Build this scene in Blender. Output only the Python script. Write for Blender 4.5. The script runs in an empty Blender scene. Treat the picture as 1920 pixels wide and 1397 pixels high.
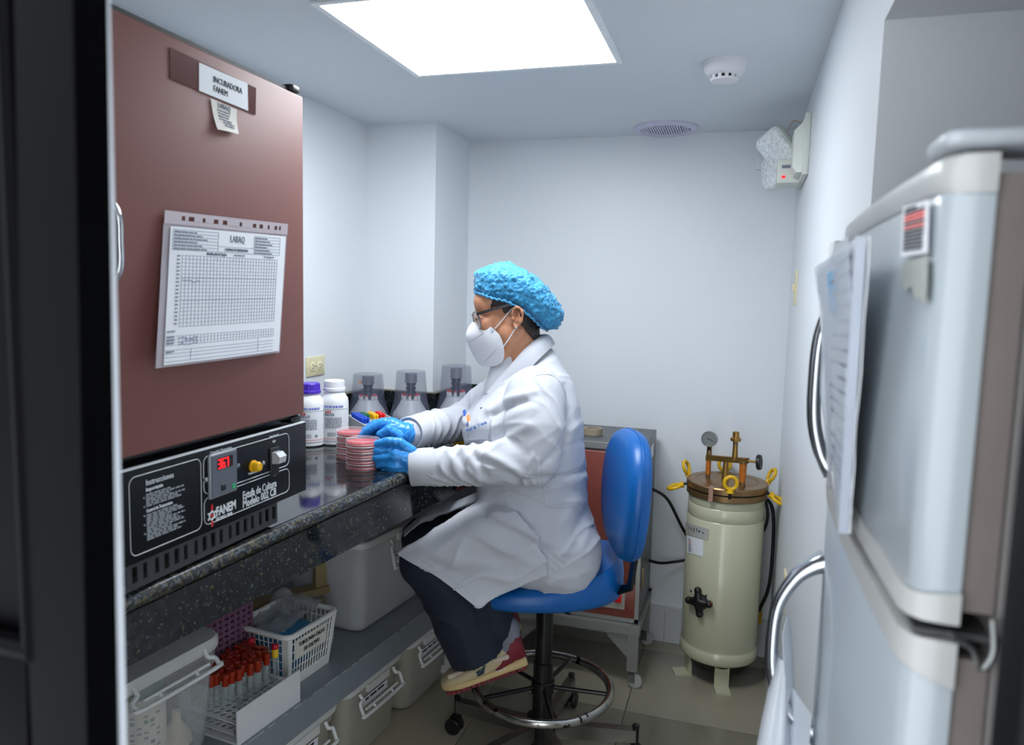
import bpy, bmesh, math, random
from mathutils import Vector as V, Matrix, noise as NZ
random.seed(7)
PI = math.pi
sc = bpy.context.scene
COL = sc.collection
# ------------------------------------------------------------------ camera
W_, H_, FPX, EYE = 1920.0, 1397.0, 1390.0, 1.40
ROLL = 0.025
_c, _s = math.cos(ROLL), math.sin(ROLL)
def _un(x, y):
    a, b = x - W_/2, H_/2 - y
    return (_c*a - _s*b, _s*a + _c*b)
_vp = _un(1392, 566)
PITCH = math.atan2(_vp[1], FPX)
YAW = math.atan2(_vp[0], math.hypot(_vp[1], FPX))
def ray(x, y):
    r, u0 = _un(x, y); f0 = FPX
    u = u0*math.cos(PITCH) - f0*math.sin(PITCH); f = u0*math.sin(PITCH) + f0*math.cos(PITCH)
    return V((r*math.cos(YAW) - f*math.sin(YAW), r*math.sin(YAW) + f*math.cos(YAW), u))
O = V((0, 0, EYE))
def atX(x, y, X): d = ray(x, y); return O + d*(X/d.x)
def atY(x, y, Y): d = ray(x, y); return O + d*(Y/d.y)
def atZ(x, y, Z): d = ray(x, y); return O + d*((Z-EYE)/d.z)
def atP(x, y, p0, n): d = ray(x, y); return O + d*((p0-O).dot(n)/d.dot(n))
def proj(p):
    d = V(p)-O; r = d.x*math.cos(YAW)+d.y*math.sin(YAW); f0 = -d.x*math.sin(YAW)+d.y*math.cos(YAW)
    u = d.z*math.cos(PITCH)+f0*math.sin(PITCH); f = -d.z*math.sin(PITCH)+f0*math.cos(PITCH)
    a, b = r*FPX/f, u*FPX/f
    return (W_/2 + _c*a + _s*b, H_/2 - (-_s*a + _c*b))
cam = bpy.data.cameras.new('camera'); camo = bpy.data.objects.new('camera', cam); COL.objects.link(camo)
fw = ray(W_/2, H_/2).normalized(); rt = (ray(W_/2+1, H_/2) - ray(W_/2, H_/2)).normalized(); up = rt.cross(fw).normalized()
rm = Matrix((rt, up, -fw)).transposed().to_4x4(); rm.translation = O
camo.matrix_world = rm
cam.sensor_fit = 'HORIZONTAL'; cam.sensor_width = 36.0; cam.lens = 36.0*FPX/W_
cam.clip_start = 0.02; cam.clip_end = 50
cam.dof.use_dof = True; cam.dof.focus_distance = 2.1; cam.dof.aperture_fstop = 5.0
sc.camera = camo
# ------------------------------------------------------------------ light and exposure
wd = bpy.data.worlds.new('world'); sc.world = wd; wd.use_nodes = True
wd.node_tree.nodes['Background'].inputs[0].default_value = (0.82, 0.86, 0.90, 1)
wd.node_tree.nodes['Background'].inputs[1].default_value = 2.9
PANEL_STRENGTH = 16.5
sc.view_settings.view_transform = 'Standard'; sc.view_settings.look = 'None'
sc.view_settings.exposure = 0.36; sc.view_settings.gamma = 1.0; sc.view_settings.use_curve_mapping = False
try:
    sc.cycles.use_denoising = True
    sc.cycles.max_bounces = 10; sc.cycles.diffuse_bounces = 6; sc.cycles.transparent_max_bounces = 32
    sc.cycles.sample_clamp_indirect = 6.0
    sc.cycles.caustics_reflective = False; sc.cycles.caustics_refractive = False
except Exception: pass
# ------------------------------------------------------------------ materials
def lin(c):
    return tuple(((v/255.0)/12.92 if v/255.0 <= 0.04045 else ((v/255.0+0.055)/1.055)**2.4) for v in c)
MATS = {}
def mat(name, rgb, rough=0.5, metal=0.0, var=0.06, scale=14.0, bump=0.0, bscale=120.0, alpha=1.0, emit=None, spec=0.5, coat=0.0, sss=0.0, wear=None, trans=0.0, sheen=0.0):
    if name in MATS: return MATS[name]
    m = bpy.data.materials.new(name); m.use_nodes = True
    nt = m.node_tree; N = nt.nodes; Lk = nt.links; b = N['Principled BSDF']
    base = lin(rgb)
    tc = N.new('ShaderNodeTexCoord')
    nz = N.new('ShaderNodeTexNoise'); nz.inputs['Scale'].default_value = scale; nz.inputs['Detail'].default_value = 4
    Lk.new(tc.outputs['Object'], nz.inputs['Vector'])
    cr = N.new('ShaderNodeValToRGB')
    cr.color_ramp.elements[0].position = 0.3; cr.color_ramp.elements[1].position = 0.7
    cr.color_ramp.elements[0].color = tuple(v*(1-var) for v in base) + (1,)
    cr.color_ramp.elements[1].color = tuple(min(1, v*(1+var)) for v in base) + (1,)
    Lk.new(nz.outputs['Fac'], cr.inputs['Fac'])
    out = cr.outputs['Color']
    if wear:
        wz = N.new('ShaderNodeTexNoise'); wz.inputs['Scale'].default_value = wear[1]; wz.inputs['Detail'].default_value = 8
        Lk.new(tc.outputs['Object'], wz.inputs['Vector'])
        wr = N.new('ShaderNodeValToRGB'); wr.color_ramp.elements[0].position = wear[2]; wr.color_ramp.elements[1].position = wear[2]+0.04
        Lk.new(wz.outputs['Fac'], wr.inputs['Fac'])
        mx = N.new('ShaderNodeMix'); mx.data_type = 'RGBA'
        Lk.new(wr.outputs['Color'], mx.inputs[0]); Lk.new(out, mx.inputs[6]); mx.inputs[7].default_value = lin(wear[0]) + (1,)
        out = mx.outputs[2]
    Lk.new(out, b.inputs['Base Color'])
    b.inputs['Roughness'].default_value = rough; b.inputs['Metallic'].default_value = metal
    b.inputs['Specular IOR Level'].default_value = spec
    b.inputs['Alpha'].default_value = alpha
    b.inputs['Coat Weight'].default_value = coat
    b.inputs['Transmission Weight'].default_value = trans
    if sheen: b.inputs['Sheen Weight'].default_value = sheen
    if sss:
        b.inputs['Subsurface Weight'].default_value = sss; b.inputs['Subsurface Radius'].default_value = (0.012, 0.005, 0.003)
        b.inputs['Subsurface Scale'].default_value = 1.0
    if bump:
        bz = N.new('ShaderNodeTexNoise'); bz.inputs['Scale'].default_value = bscale; bz.inputs['Detail'].default_value = 5
        Lk.new(tc.outputs['Object'], bz.inputs['Vector'])
        bp = N.new('ShaderNodeBump'); bp.inputs['Strength'].default_value = bump; bp.inputs['Distance'].default_value = 0.003
        Lk.new(bz.outputs['Fac'], bp.inputs['Height']); Lk.new(bp.outputs['Normal'], b.inputs['Normal'])
    if emit:
        b.inputs['Emission Color'].default_value = lin(emit[0]) + (1,); b.inputs['Emission Strength'].default_value = emit[1]
    MATS[name] = m
    return m
def granite(nm='black_granite', t1=.645, t2=.665, ro=.07):
    m = bpy.data.materials.new(nm); m.use_nodes = True
    nt = m.node_tree; N = nt.nodes; Lk = nt.links; b = N['Principled BSDF']
    tc = N.new('ShaderNodeTexCoord')
    prev = None
    cols = [((10, 13, 17), (26, 31, 36), 60), ((10, 12, 15), (112, 102, 74), 150), ((0, 0, 0), (120, 132, 140), 230)]
    nz = N.new('ShaderNodeTexNoise'); nz.inputs['Scale'].default_value = 55; nz.inputs['Detail'].default_value = 6
    Lk.new(tc.outputs['Object'], nz.inputs['Vector'])
    cr = N.new('ShaderNodeValToRGB'); cr.color_ramp.elements[0].position = .4; cr.color_ramp.elements[1].position = .7
    cr.color_ramp.elements[0].color = lin((9, 12, 15)) + (1,); cr.color_ramp.elements[1].color = lin((34, 40, 44)) + (1,)
    Lk.new(nz.outputs['Fac'], cr.inputs['Fac']); prev = cr.outputs['Color']
    for colr, s, th in (((92, 82, 54), 105, t1), ((88, 98, 106), 165, t2)):
        n2 = N.new('ShaderNodeTexNoise'); n2.inputs['Scale'].default_value = s; n2.inputs['Detail'].default_value = 2
        Lk.new(tc.outputs['Object'], n2.inputs['Vector'])
        r2 = N.new('ShaderNodeValToRGB'); r2.color_ramp.elements[0].position = th; r2.color_ramp.elements[1].position = th+.05
        Lk.new(n2.outputs['Fac'], r2.inputs['Fac'])
        mx = N.new('ShaderNodeMix'); mx.data_type = 'RGBA'
        Lk.new(r2.outputs['Color'], mx.inputs[0]); Lk.new(prev, mx.inputs[6]); mx.inputs[7].default_value = lin(colr) + (1,)
        prev = mx.outputs[2]
    Lk.new(prev, b.inputs['Base Color']); b.inputs['Roughness'].default_value = ro; b.inputs['Specular IOR Level'].default_value = .6
    return m
# ------------------------------------------------------------------ mesh helpers
def perp(d):
    d = d.normalized(); a = V((0, 0, 1)) if abs(d.z) < .9 else V((1, 0, 0))
    u = d.cross(a).normalized(); return u, d.cross(u).normalized()
def rrect(w, d, r, n=5):
    pts = []; r = min(r, w/2-1e-5, d/2-1e-5)
    for cx, cy, a0 in ((w/2-r, d/2-r, 0), (-w/2+r, d/2-r, 90), (-w/2+r, -d/2+r, 180), (w/2-r, -d/2+r, 270)):
        for i in range(n+1):
            a = math.radians(a0 + 90*i/n); pts.append((cx + r*math.cos(a), cy + r*math.sin(a)))
    return pts
def sg(v, e): return math.copysign(abs(v)**e, v)
class MB:
    def __init__(s): s.v = []; s.f = []
    def add(s, vs, fs):
        k = len(s.v); s.v += [V(p) for p in vs]; s.f += [tuple(i+k for i in f) for f in fs]; return s
    def obox(s, c, a, b, d):
        c, a, b, d = V(c), V(a), V(b), V(d)
        vs = [c + a*i + b*j + d*k for i in (-1, 1) for j in (-1, 1) for k in (-1, 1)]
        return s.add(vs, [(0, 1, 3, 2), (4, 6, 7, 5), (0, 4, 5, 1), (2, 3, 7, 6), (0, 2, 6, 4), (1, 5, 7, 3)])
    def box(s, x0, x1, y0, y1, z0, z1):
        return s.obox(((x0+x1)/2, (y0+y1)/2, (z0+z1)/2), ((x1-x0)/2, 0, 0), (0, (y1-y0)/2, 0), (0, 0, (z1-z0)/2))
    def loft(s, rings, c0=True, c1=True, closed=True):
        n = len(rings[0]); k = len(s.v); vs = [p for r in rings for p in r]; fs = []
        m = n if closed else n-1
        for i in range(len(rings)-1):
            for j in range(m):
                a, b = i*n+j, i*n+(j+1) % n
                fs.append((a, b, b+n, a+n))
        if c0: fs.append(tuple(range(n-1, -1, -1)))
        if c1: fs.append(tuple((len(rings)-1)*n+j for j in range(n)))
        return s.add(vs, fs)
    def cyl(s, p0, p1, r0, r1=None, n=16, caps=True):
        p0, p1 = V(p0), V(p1); r1 = r0 if r1 is None else r1; u, w = perp(p1-p0)
        R = [[p + u*(r*math.cos(2*PI*i/n)) + w*(r*math.sin(2*PI*i/n)) for i in range(n)] for p, r in ((p0, r0), (p1, r1))]
        return s.loft(R, caps, caps)
    def lathe(s, c, prof, n=24, axis=(0, 0, 1), caps=(True, True)):
        c = V(c); ax = V(axis).normalized(); u, w = perp(ax)
        R = [[c + ax*z + u*(r*math.cos(2*PI*i/n)) + w*(r*math.sin(2*PI*i/n)) for i in range(n)] for r, z in prof]
        return s.loft(R, *caps)
    def tube(s, pts, r, n=8, closed=False):
        pts = [V(p) for p in pts]; m = len(pts); rs = r if isinstance(r, (list, tuple)) else [r]*m
        rings = []; u = None
        for i, p in enumerate(pts):
            a = pts[(i-1) % m] if (closed or i > 0) else p; b = pts[(i+1) % m] if (closed or i < m-1) else p
            t = (b-a).normalized()
            if u is None: u, _ = perp(t)
            u = (u - t*u.dot(t)); u = u.normalized() if u.length > 1e-6 else perp(t)[0]
            w = t.cross(u)
            rings.append([p + u*(rs[i]*math.cos(2*PI*k/n)) + w*(rs[i]*math.sin(2*PI*k/n)) for k in range(n)])
        if closed: rings.append(rings[0]); return s.loft(rings, False, False)
        return s.loft(rings)
    def ball(s, c, r, ax=None, nu=16, nv=10):
        c = V(c); r = (r, r, r) if not isinstance(r, (tuple, list)) else r
        a = ax or (V((1, 0, 0)), V((0, 1, 0)), V((0, 0, 1)))
        R = []
        for j in range(nv+1):
            t = PI*(j+.02*(j == 0)-.02*(j == nv))/nv
            R.append([c + a[0]*(r[0]*math.sin(t)*math.cos(2*PI*i/nu)) + a[1]*(r[1]*math.sin(t)*math.sin(2*PI*i/nu)) + a[2]*(r[2]*math.cos(t)) for i in range(nu)])
        return s.loft(R)
    def caps(s, p0, r0, p1, r1, n=14):
        p0, p1 = V(p0), V(p1); d = p1-p0; L = d.length; d = d.normalized(); u, w = perp(d); R = []
        for k in range(6):
            t = PI/2*(k+.15)/6.15; R.append((p0 - d*(r0*math.cos(t)), r0*math.sin(t)))
        for k in range(5): R.append((p0 + d*(L*k/4), r0 + (r1-r0)*k/4))
        for k in range(5, -1, -1):
            t = PI/2*(k+.15)/6.15; R.append((p1 + d*(r1*math.cos(t)), r1*math.sin(t)))
        return s.loft([[p + u*(r*math.cos(2*PI*i/n)) + w*(r*math.sin(2*PI*i/n)) for i in range(n)] for p, r in R])
    def chain(s, pts, rs, n=14):
        for i in range(len(pts)-1): s.caps(pts[i], rs[i], pts[i+1], rs[i+1], n)
        return s
    def sheet(s, fn, nu, nv, th):
        P = [[V(fn(i/nu, j/nv)) for j in range(nv+1)] for i in range(nu+1)]
        A = []; B = []
        for i in range(nu+1):
            for j in range(nv+1):
                du = P[min(i+1, nu)][j]-P[max(i-1, 0)][j]; dv = P[i][min(j+1, nv)]-P[i][max(j-1, 0)]
                nn = du.cross(dv); nn = nn.normalized() if nn.length > 1e-9 else V((0, 0, 1))
                A.append(P[i][j]+nn*th/2); B.append(P[i][j]-nn*th/2)
        m = nv+1; K = len(A); fs = []
        for i in range(nu):
            for j in range(nv):
                a = i*m+j; fs.append((a, a+m, a+m+1, a+1)); fs.append((K+a, K+a+1, K+a+m+1, K+a+m))
        for j in range(nv): fs.append((j, j+1, K+j+1, K+j)); a = nu*m+j; fs.append((a+1, a, K+a, K+a+1))
        for i in range(nu): a = i*m; fs.append((a+m, a, K+a, K+a+m)); a = i*m+nv; fs.append((a, a+m, K+a+m, K+a))
        return s.add(A+B, fs)
    def prism(s, poly, off):
        off = V(off); poly = [V(p) for p in poly]
        return s.loft([poly, [p+off for p in poly]])
    def rbox(s, x0, x1, y0, y1, z0, z1, r=.01, e=.004, n=4):
        cx, cy = (x0+x1)/2, (y0+y1)/2; w, d = x1-x0, y1-y0
        e = min(e, w/2.2, d/2.2, (z1-z0)/2.2)
        R = []
        for z, i in ((z0, e), (z0+e*.35, e*.3), (z0+e, 0), (z1-e, 0), (z1-e*.35, e*.3), (z1, e)):
            R.append([V((cx+p[0], cy+p[1], z)) for p in rrect(w-2*i, d-2*i, max(r-i, e*.5), n)])
        return s.loft(R)
def mk(name, mb, m, parent=None, smooth=40, label=None, cat=None, group=None, kind=None, recalc=True):
    me = bpy.data.meshes.new(name)
    lo = V([min(p[i] for p in mb.v) for i in range(3)]); hi = V([max(p[i] for p in mb.v) for i in range(3)])
    c = V(((lo.x+hi.x)/2, (lo.y+hi.y)/2, lo.z))
    me.from_pydata([tuple(p-c) for p in mb.v], [], mb.f)
    if recalc:
        bm = bmesh.new(); bm.from_mesh(me); bmesh.ops.recalc_face_normals(bm, faces=bm.faces); bm.to_mesh(me); bm.free()
    if smooth:
        me.polygons.foreach_set('use_smooth', [True]*len(me.polygons))
        if smooth < 180: me.set_sharp_from_angle(angle=math.radians(smooth))
    me.materials.append(m)
    o = bpy.data.objects.new(name, me); COL.objects.link(o); o.location = c
    if parent is not None:
        o.parent = parent
        pw = V(parent.get('w', (0, 0, 0)))
        o.matrix_parent_inverse = Matrix.Translation(-pw)
    o['w'] = tuple(c)
    tag(o, label, cat, group, kind)
    return o
def tag(o, label=None, cat=None, group=None, kind=None):
    if label: o['label'] = label
    if cat: o['category'] = cat
    if group: o['group'] = group
    if kind: o['kind'] = kind
    return o
def thing(name, label, cat, loc, group=None):
    o = bpy.data.objects.new(name, None); COL.objects.link(o); o.location = V(loc); o.empty_display_size = .05
    o['w'] = tuple(V(loc))
    return tag(o, label, cat, group)
def struct(name, mb, m, parent=None, smooth=30):
    return mk(name, mb, m, parent, smooth, kind=None if parent else 'structure')
def dup(root, off, label=None, group=None):
    off = V(off)
    def cp(o, par):
        c = o.copy(); COL.objects.link(c)
        if par is not None:
            c.parent = par; c.matrix_parent_inverse = o.matrix_parent_inverse.copy()
        for ch in kids.get(o.name, []): cp(ch, c)
        return c
    kids = {}
    stack = [root]
    while stack:
        o = stack.pop(); kids[o.name] = list(o.children); stack += kids[o.name]
    r = cp(root, None); r.location = root.location + off
    if label: r['label'] = label
    if group: r['group'] = group
    return r
def textmesh(s, size, align='LEFT', ext=.0004, bold=0.0):
    cu = bpy.data.curves.new('t', 'FONT'); cu.body = s; cu.size = size; cu.extrude = ext; cu.align_x = align; cu.resolution_u = 2; cu.offset = bold
    ob = bpy.data.objects.new('t', cu); COL.objects.link(ob)
    dg = bpy.context.evaluated_depsgraph_get(); me = ob.evaluated_get(dg).to_mesh()
    vs = [v.co.copy() for v in me.vertices]; fs = [tuple(p.vertices) for p in me.polygons]
    ob.evaluated_get(dg).to_mesh_clear(); bpy.data.objects.remove(ob); bpy.data.curves.remove(cu)
    return vs, fs
def text(mb, s, size, o, xd, yd, align='LEFT', sx=1.0, bold=0.0):
    o, xd, yd = V(o), V(xd).normalized(), V(yd).normalized(); zd = xd.cross(yd)
    vs, fs = textmesh(s, size, align, bold=bold*size)
    return mb.add([o + xd*(p.x*sx) + yd*p.y + zd*p.z for p in vs], fs)
def textline(mb, o, xd, yd, length, h, th=.0004, seed=0):
    """one row of print too small to read: word-length dashes"""
    rd = random.Random(seed); o, xd, yd = V(o), V(xd).normalized(), V(yd).normalized(); nd = xd.cross(yd)
    x = 0
    while x < length:
        w = min(length-x, h*rd.uniform(1.2, 4.5))
        mb.obox(o + xd*(x+w/2) + yd*h/2, xd*w/2, yd*h*.32, nd*th); x += w + h*.7
    return mb
def remesh(mb, voxel, smooth=2, fac=.5):
    me = bpy.data.meshes.new('t'); me.from_pydata([tuple(p) for p in mb.v], [], mb.f)
    bm = bmesh.new(); bm.from_mesh(me); bmesh.ops.recalc_face_normals(bm, faces=bm.faces); bm.to_mesh(me); bm.free()
    ob = bpy.data.objects.new('t', me); COL.objects.link(ob)
    r = ob.modifiers.new('r', 'REMESH'); r.mode = 'VOXEL'; r.voxel_size = voxel
    if smooth:
        q = ob.modifiers.new('s', 'SMOOTH'); q.iterations = smooth; q.factor = fac
    dg = bpy.context.evaluated_depsgraph_get(); ev = ob.evaluated_get(dg); m2 = ev.to_mesh()
    out = MB(); out.v = [v.co.copy() for v in m2.vertices]; out.f = [tuple(p.vertices) for p in m2.polygons]
    out.n = [v.normal.copy() for v in m2.vertices]
    ev.to_mesh_clear(); bpy.data.objects.remove(ob); bpy.data.meshes.remove(me)
    return out
def cr_spline(pts, n=8, closed=False):
    pts = [V(p) for p in pts]; m = len(pts); out = []
    rng = m if closed else m-1
    for i in range(rng):
        p0 = pts[(i-1) % m] if (closed or i > 0) else pts[0]*2-pts[1]
        p1 = pts[i]; p2 = pts[(i+1) % m]
        p3 = pts[(i+2) % m] if (closed or i+2 < m) else p2*2-p1
        for k in range(n):
            t = k/n
            out.append(((p1*2) + (p2-p0)*t + (p0*2-p1*5+p2*4-p3)*t*t + (p1*3-p0-p2*3+p3)*t*t*t)*.5)
    if not closed: out.append(pts[-1])
    return out
# shared materials
WALL = mat('wall_paint', (222, 226, 230), .42, var=.012, scale=3, bump=.04, bscale=300)
CEIL = mat('ceiling_paint', (214, 220, 225), .6, var=.01, scale=3, bump=.03, bscale=200)
BLACKP = mat('black_gloss_paint', (2, 3, 4), .45, var=.2, scale=30, spec=.02, wear=((30, 34, 40), 60, .78))
GRANITE = granite()
GREDGE = granite('granite_edge', .55, .56, .30)
STEEL = mat('brushed_steel', (120, 122, 122), .35, metal=.85, var=.08, scale=40)
CHROME = mat('chrome', (200, 203, 206), .12, metal=1.0, var=.02)
WPLAST = mat('white_plastic', (222, 224, 224), .35, var=.02)
BPLAST = mat('black_plastic', (18, 18, 20), .4, var=.1)
RUBBER = mat('black_rubber', (14, 14, 15), .6, var=.15)
INK = mat('black_ink', (28, 30, 40), .7, var=.05)
BLUEINK = mat('blue_ink', (90, 105, 150), .7, var=.05)
GREYINK = mat('grey_ink', (120, 126, 140), .7, var=.05)
WINK = mat('white_ink', (215, 220, 225), .6, var=.02)
REDINK = mat('red_ink', (215, 60, 50), .6, var=.02)
PAPER = mat('white_paper', (226, 229, 234), .7, var=.015)
CLEARP = mat('clear_polypropylene', (225, 228, 230), .3, var=.03, alpha=.42)
CLIP = mat('milky_lid_plastic', (214, 215, 212), .35, var=.03, alpha=.93)
GLASS = mat('clear_glass', (235, 240, 240), .06, var=.0, alpha=.16, spec=.8)
# ================================================================== ROOM
LX, RX, BY, CZ, FY = -1.42, .17, 3.0, 2.04, .46
TH = .12
struct('wall_left', MB().box(LX-TH, LX, .26, BY+TH, 0, CZ), WALL)
struct('wall_back', MB().box(LX, RX+.02, BY, BY+TH, 0, CZ), WALL)
struct('wall_corner', MB().box(LX, -1.13, 2.64, BY, 0, CZ), WALL)
AY, AZ = 1.195, 1.80          # refrigerator alcove: end of the right wall and its soffit
w = MB(); w.box(RX, RX+.9, AY, BY+TH, 0, CZ); w.box(RX, RX+.9, .372, AY, AZ, CZ); w.box(RX+.78, RX+.9, .372, AY, 0, AZ)
struct('wall_right', w, WALL)
w = MB(); w.box(LX-TH, -1.02, .30, .372, 0, CZ); w.box(-1.02, RX+.05, .30, .372, 1.92, CZ); w.box(RX+.03, RX+.9, .30, .372, 0, CZ)
struct('wall_front', w, WALL)
fl = struct('floor', MB().box(LX-TH, RX+.9, -.6, BY+TH, -.05, -.004), mat('floor_grout', (70, 66, 58), .8))
TILE = mat('beige_floor_tile', (152, 146, 128), .22, var=.05, scale=5, bump=.02, bscale=60)
T = .475
for i in range(-3, 3):
    for j in range(-1, 5):
        x0, y0 = RX-.003+i*T, 1.945-2*T+j*T
        x1, y1 = min(x0+T, RX+.9), min(y0+T, BY)
        x0 = max(x0, LX)
        if x1-x0 < .02 or y1-y0 < .02: continue
        mk('tile', MB().rbox(x0+.0012, x1-.0012, y0+.0012, y1-.0012, -.006, 0, .002, .0012, 1), TILE, fl, smooth=30)
struct('ceiling', MB().box(LX-TH, RX+.9, .26, BY+TH, CZ, CZ+.08), CEIL)
BB = mat('baseboard_white', (205, 208, 212), .3, var=.02)
b = MB(); b.box(-1.13, RX, BY-.012, BY, 0, .135)
bb = struct('baseboard_back', b, BB)
struct('cap_strip', MB().box(-1.13, RX, BY-.016, BY, .135, .15), BB, bb)
for x in (-.62, -.235):
    struct('joint', MB().box(x-.001, x+.001, BY-.0128, BY-.011, 0, .135), mat('joint_grey', (150, 153, 158), .7), bb)
b = MB(); b.box(RX-.012, RX, AY, BY-.016, 0, .10)
struct('baseboard_right', b, BB)
# black doorway on the left: lining, stop strip and the opened door leaf
CY = .378
def lean(px0, px1, y_=CY):      # the frame leans a little: its two ends as the photo shows them
    return atY(px0, 0, y_), atY(px1, 1397, y_)
def leanbox(q, pa, pb, y0_, y1_, z0=0.0, z1=1.92):
    R = []
    for z in (z0, z1):
        xs = []
        for t_, b_ in (pa, pb):
            k_ = (z-b_.z)/(t_.z-b_.z); xs.append(b_.x+(t_.x-b_.x)*k_)
        R.append([V((xs[0], y0_, z)), V((xs[1], y0_, z)), V((xs[1], y1_, z)), V((xs[0], y1_, z))])
    return q.loft(R)
jam = struct('trim_1', leanbox(MB(), lean(134, 161), lean(197, 226), .356, .376), BLACKP)
struct('stop_strip', leanbox(MB(), lean(196, 225), lean(204, 236), .373, .379), mat('door_edge_white', (200, 206, 214), .5, wear=((130, 120, 114), 40, .70)), jam)
dm = mat('black_door_paint', (2, 2, 3), .4, var=.25, scale=9, spec=.03, wear=((26, 29, 34), 45, .77))
dr = thing('door_1', None, None, (-.7, .345, 0)); dr['kind'] = 'structure'
DY = .338
mk('stile', leanbox(MB(), lean(26, 52, DY), lean(136, 163, DY), DY, DY+.024, .02, 1.9), dm, dr, smooth=0)
sx_ = atY(60, 1240, DY).x
mk('stile', MB().rbox(-1.01, -.95, DY, DY+.024, .02, 1.9, .003, .002), dm, dr)
zb = atY(60, 1240, DY).z
for z0, z1 in ((.02, .18), (zb-.10, zb), (1.8, 1.9)):
    mk('rail', MB().rbox(-.95, sx_, DY, DY+.022, z0, z1, .003, .002), dm, dr)
for z0, z1 in ((.18, zb-.10), (zb, 1.8)):
    mk('panel', MB().rbox(-.95, sx_, DY+.010, DY+.020, z0, z1, .003, .002), dm, dr)
    q = MB()
    for a, bq in (((sx_-.003, z0), (sx_-.003, z1)), ((-.945, z0), (-.945, z1)), ((-.945, z0+.005), (sx_-.003, z0+.005)), ((-.945, z1-.005), (sx_-.003, z1-.005))):
        q.tube([(a[0], DY+.006, a[1]), (bq[0], DY+.006, bq[1])], .008, 8)
    mk('moulding', q, dm, dr)
sp = atY(166, 1128, .356)
mk('screw_plug', MB().lathe(sp, [(.004, 0), (.003, .002)], 10, (0, -1, 0)), mat('brass_plug', (120, 95, 60), .5, metal=.5), jam)
# black frame on the right
p1 = atY(1888, 1050, .372)
jr = struct('trim_2', MB().rbox(p1.x, p1.x+.10, .340, .374, 0, 1.92, .003, .003), mat('black_frame_right', (6, 7, 8), .6, var=.2, spec=.15))
q = atY(1876, 1300, .339)
mk('screw', MB().lathe((p1.x+.014, .3405, q.z), [(.0035, 0), (.0035, .003), (.002, .005)], 12, (0, -1, 0)), CHROME, jr)
# ceiling panel
lp = thing('ceiling_light', 'square white LED panel glowing in the ceiling above the worker', 'light', (-.65, 1.79, CZ))
X0, X1, Y0, Y1 = -.938, -.36, 1.522, 2.06
fr = MB()
for a in ((X0-.016, X1+.016, Y0-.016, Y0), (X0-.016, X1+.016, Y1, Y1+.016), (X0-.016, X0, Y0, Y1), (X1, X1+.016, Y0, Y1)):
    fr.box(a[0], a[1], a[2], a[3], CZ-.006, CZ+.004)
mk('frame', fr, mat('panel_frame_white', (235, 238, 240), .3), lp)
mk('diffuser', MB().box(X0, X1, Y0, Y1, CZ-.004, CZ+.003), mat('led_diffuser', (255, 255, 255), .5, emit=((244, 250, 255), PANEL_STRENGTH)), lp)
# smoke detector
c = V((-.079, 2.14, CZ))
sd = thing('smoke_detector', 'round white smoke detector with dark slots on the ceiling', 'detector', c)
SDW = mat('detector_white', (224, 222, 226), .45, var=.01)
mk('base', MB().lathe(c, [(.056, 0), (.056, -.010), (.053, -.011)], 40), SDW, sd)
mk('housing', MB().lathe(c, [(.054, -.010), (.055, -.018), (.052, -.026), (.044, -.034), (.037, -.037)], 40), SDW, sd)
mk('sensor_chamber', MB().lathe(c, [(.032, -.033), (.032, -.047)], 32), mat('detector_dark', (40, 38, 38), .7), sd)
q = MB()
for k in range(12):
    a = 2*PI*k/12+.2; d = V((math.cos(a), math.sin(a), 0)); tt = V((-d.y, d.x, 0))
    q.obox(c + d*.034 + V((0, 0, -.042)), d*.0025, tt*.0045, V((0, 0, .006)))
mk('ribs', q, SDW, sd)
mk('cap', MB().lathe(c, [(.037, -.046), (.035, -.050), (.022, -.0525), (.001, -.053)], 32), SDW, sd)
# round ceiling vent
c = V((-.308, 2.885, CZ))
cv = thing('ceiling_vent', 'flat round lilac-white ceiling vent with a slatted grille near the back wall', 'vent', c)
VM = mat('vent_lilac', (205, 203, 222), .5)
mk('rim', MB().lathe(c, [(.118, .002), (.118, -.006), (.108, -.012), (.094, -.013), (.090, -.006), (.088, -.002), (.088, .002)], 48, caps=(False, False)), VM, cv)
mk('backing', MB().lathe(c, [(.089, .001), (.089, -.003)], 40), mat('vent_dark', (150, 143, 165), .8), cv)
for k in range(-9, 10):
    hw = math.sqrt(max(0, .087**2-(k*.009)**2))
    mk('slat', MB().box(c.x+k*.009-.0024, c.x+k*.009+.0024, c.y-hw, c.y+hw, CZ-.010, CZ-.003), VM, cv)
# emergency light on the right wall
ey = 2.62
EM = mat('emergency_ivory', (214, 217, 208), .4, var=.015)
el = thing('emergency_light', 'ivory emergency light with two clear-lensed lamp heads high in the right corner', 'light', (RX, ey, 1.8))
bx0 = RX-.045
mk('backplate', MB().rbox(RX-.018, RX, 2.46, 2.80, 1.79, 1.975, .004, .003), EM, el)
mk('housing', MB().prism([(RX-.018, 2.48, 1.80), (RX-.018, 2.48, 1.955), (bx0, 2.50, 1.93), (bx0, 2.50, 1.82), (RX-.035, 2.48, 1.80)], (0, .30, 0)), EM, el)
mk('battery_box', MB().rbox(RX-.085, RX-.01, 2.60, 2.72, 1.786, 1.862, .006, .004), EM, el)
mk('label_plate', MB().box(RX-.071, RX-.04, 2.5985, 2.60, 1.833, 1.843), GREYINK, el)
mk('indicator', MB().box(RX-.070, RX-.06, 2.597, 2.60, 1.802, 1.809), mat('red_led', (230, 20, 20), .4, emit=((255, 20, 20), 1.5)), el)
LENS = mat('prismatic_lens', (228, 233, 238), .05, var=.22, scale=110, bump=1.0, bscale=110, alpha=.92, spec=.9)
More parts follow.
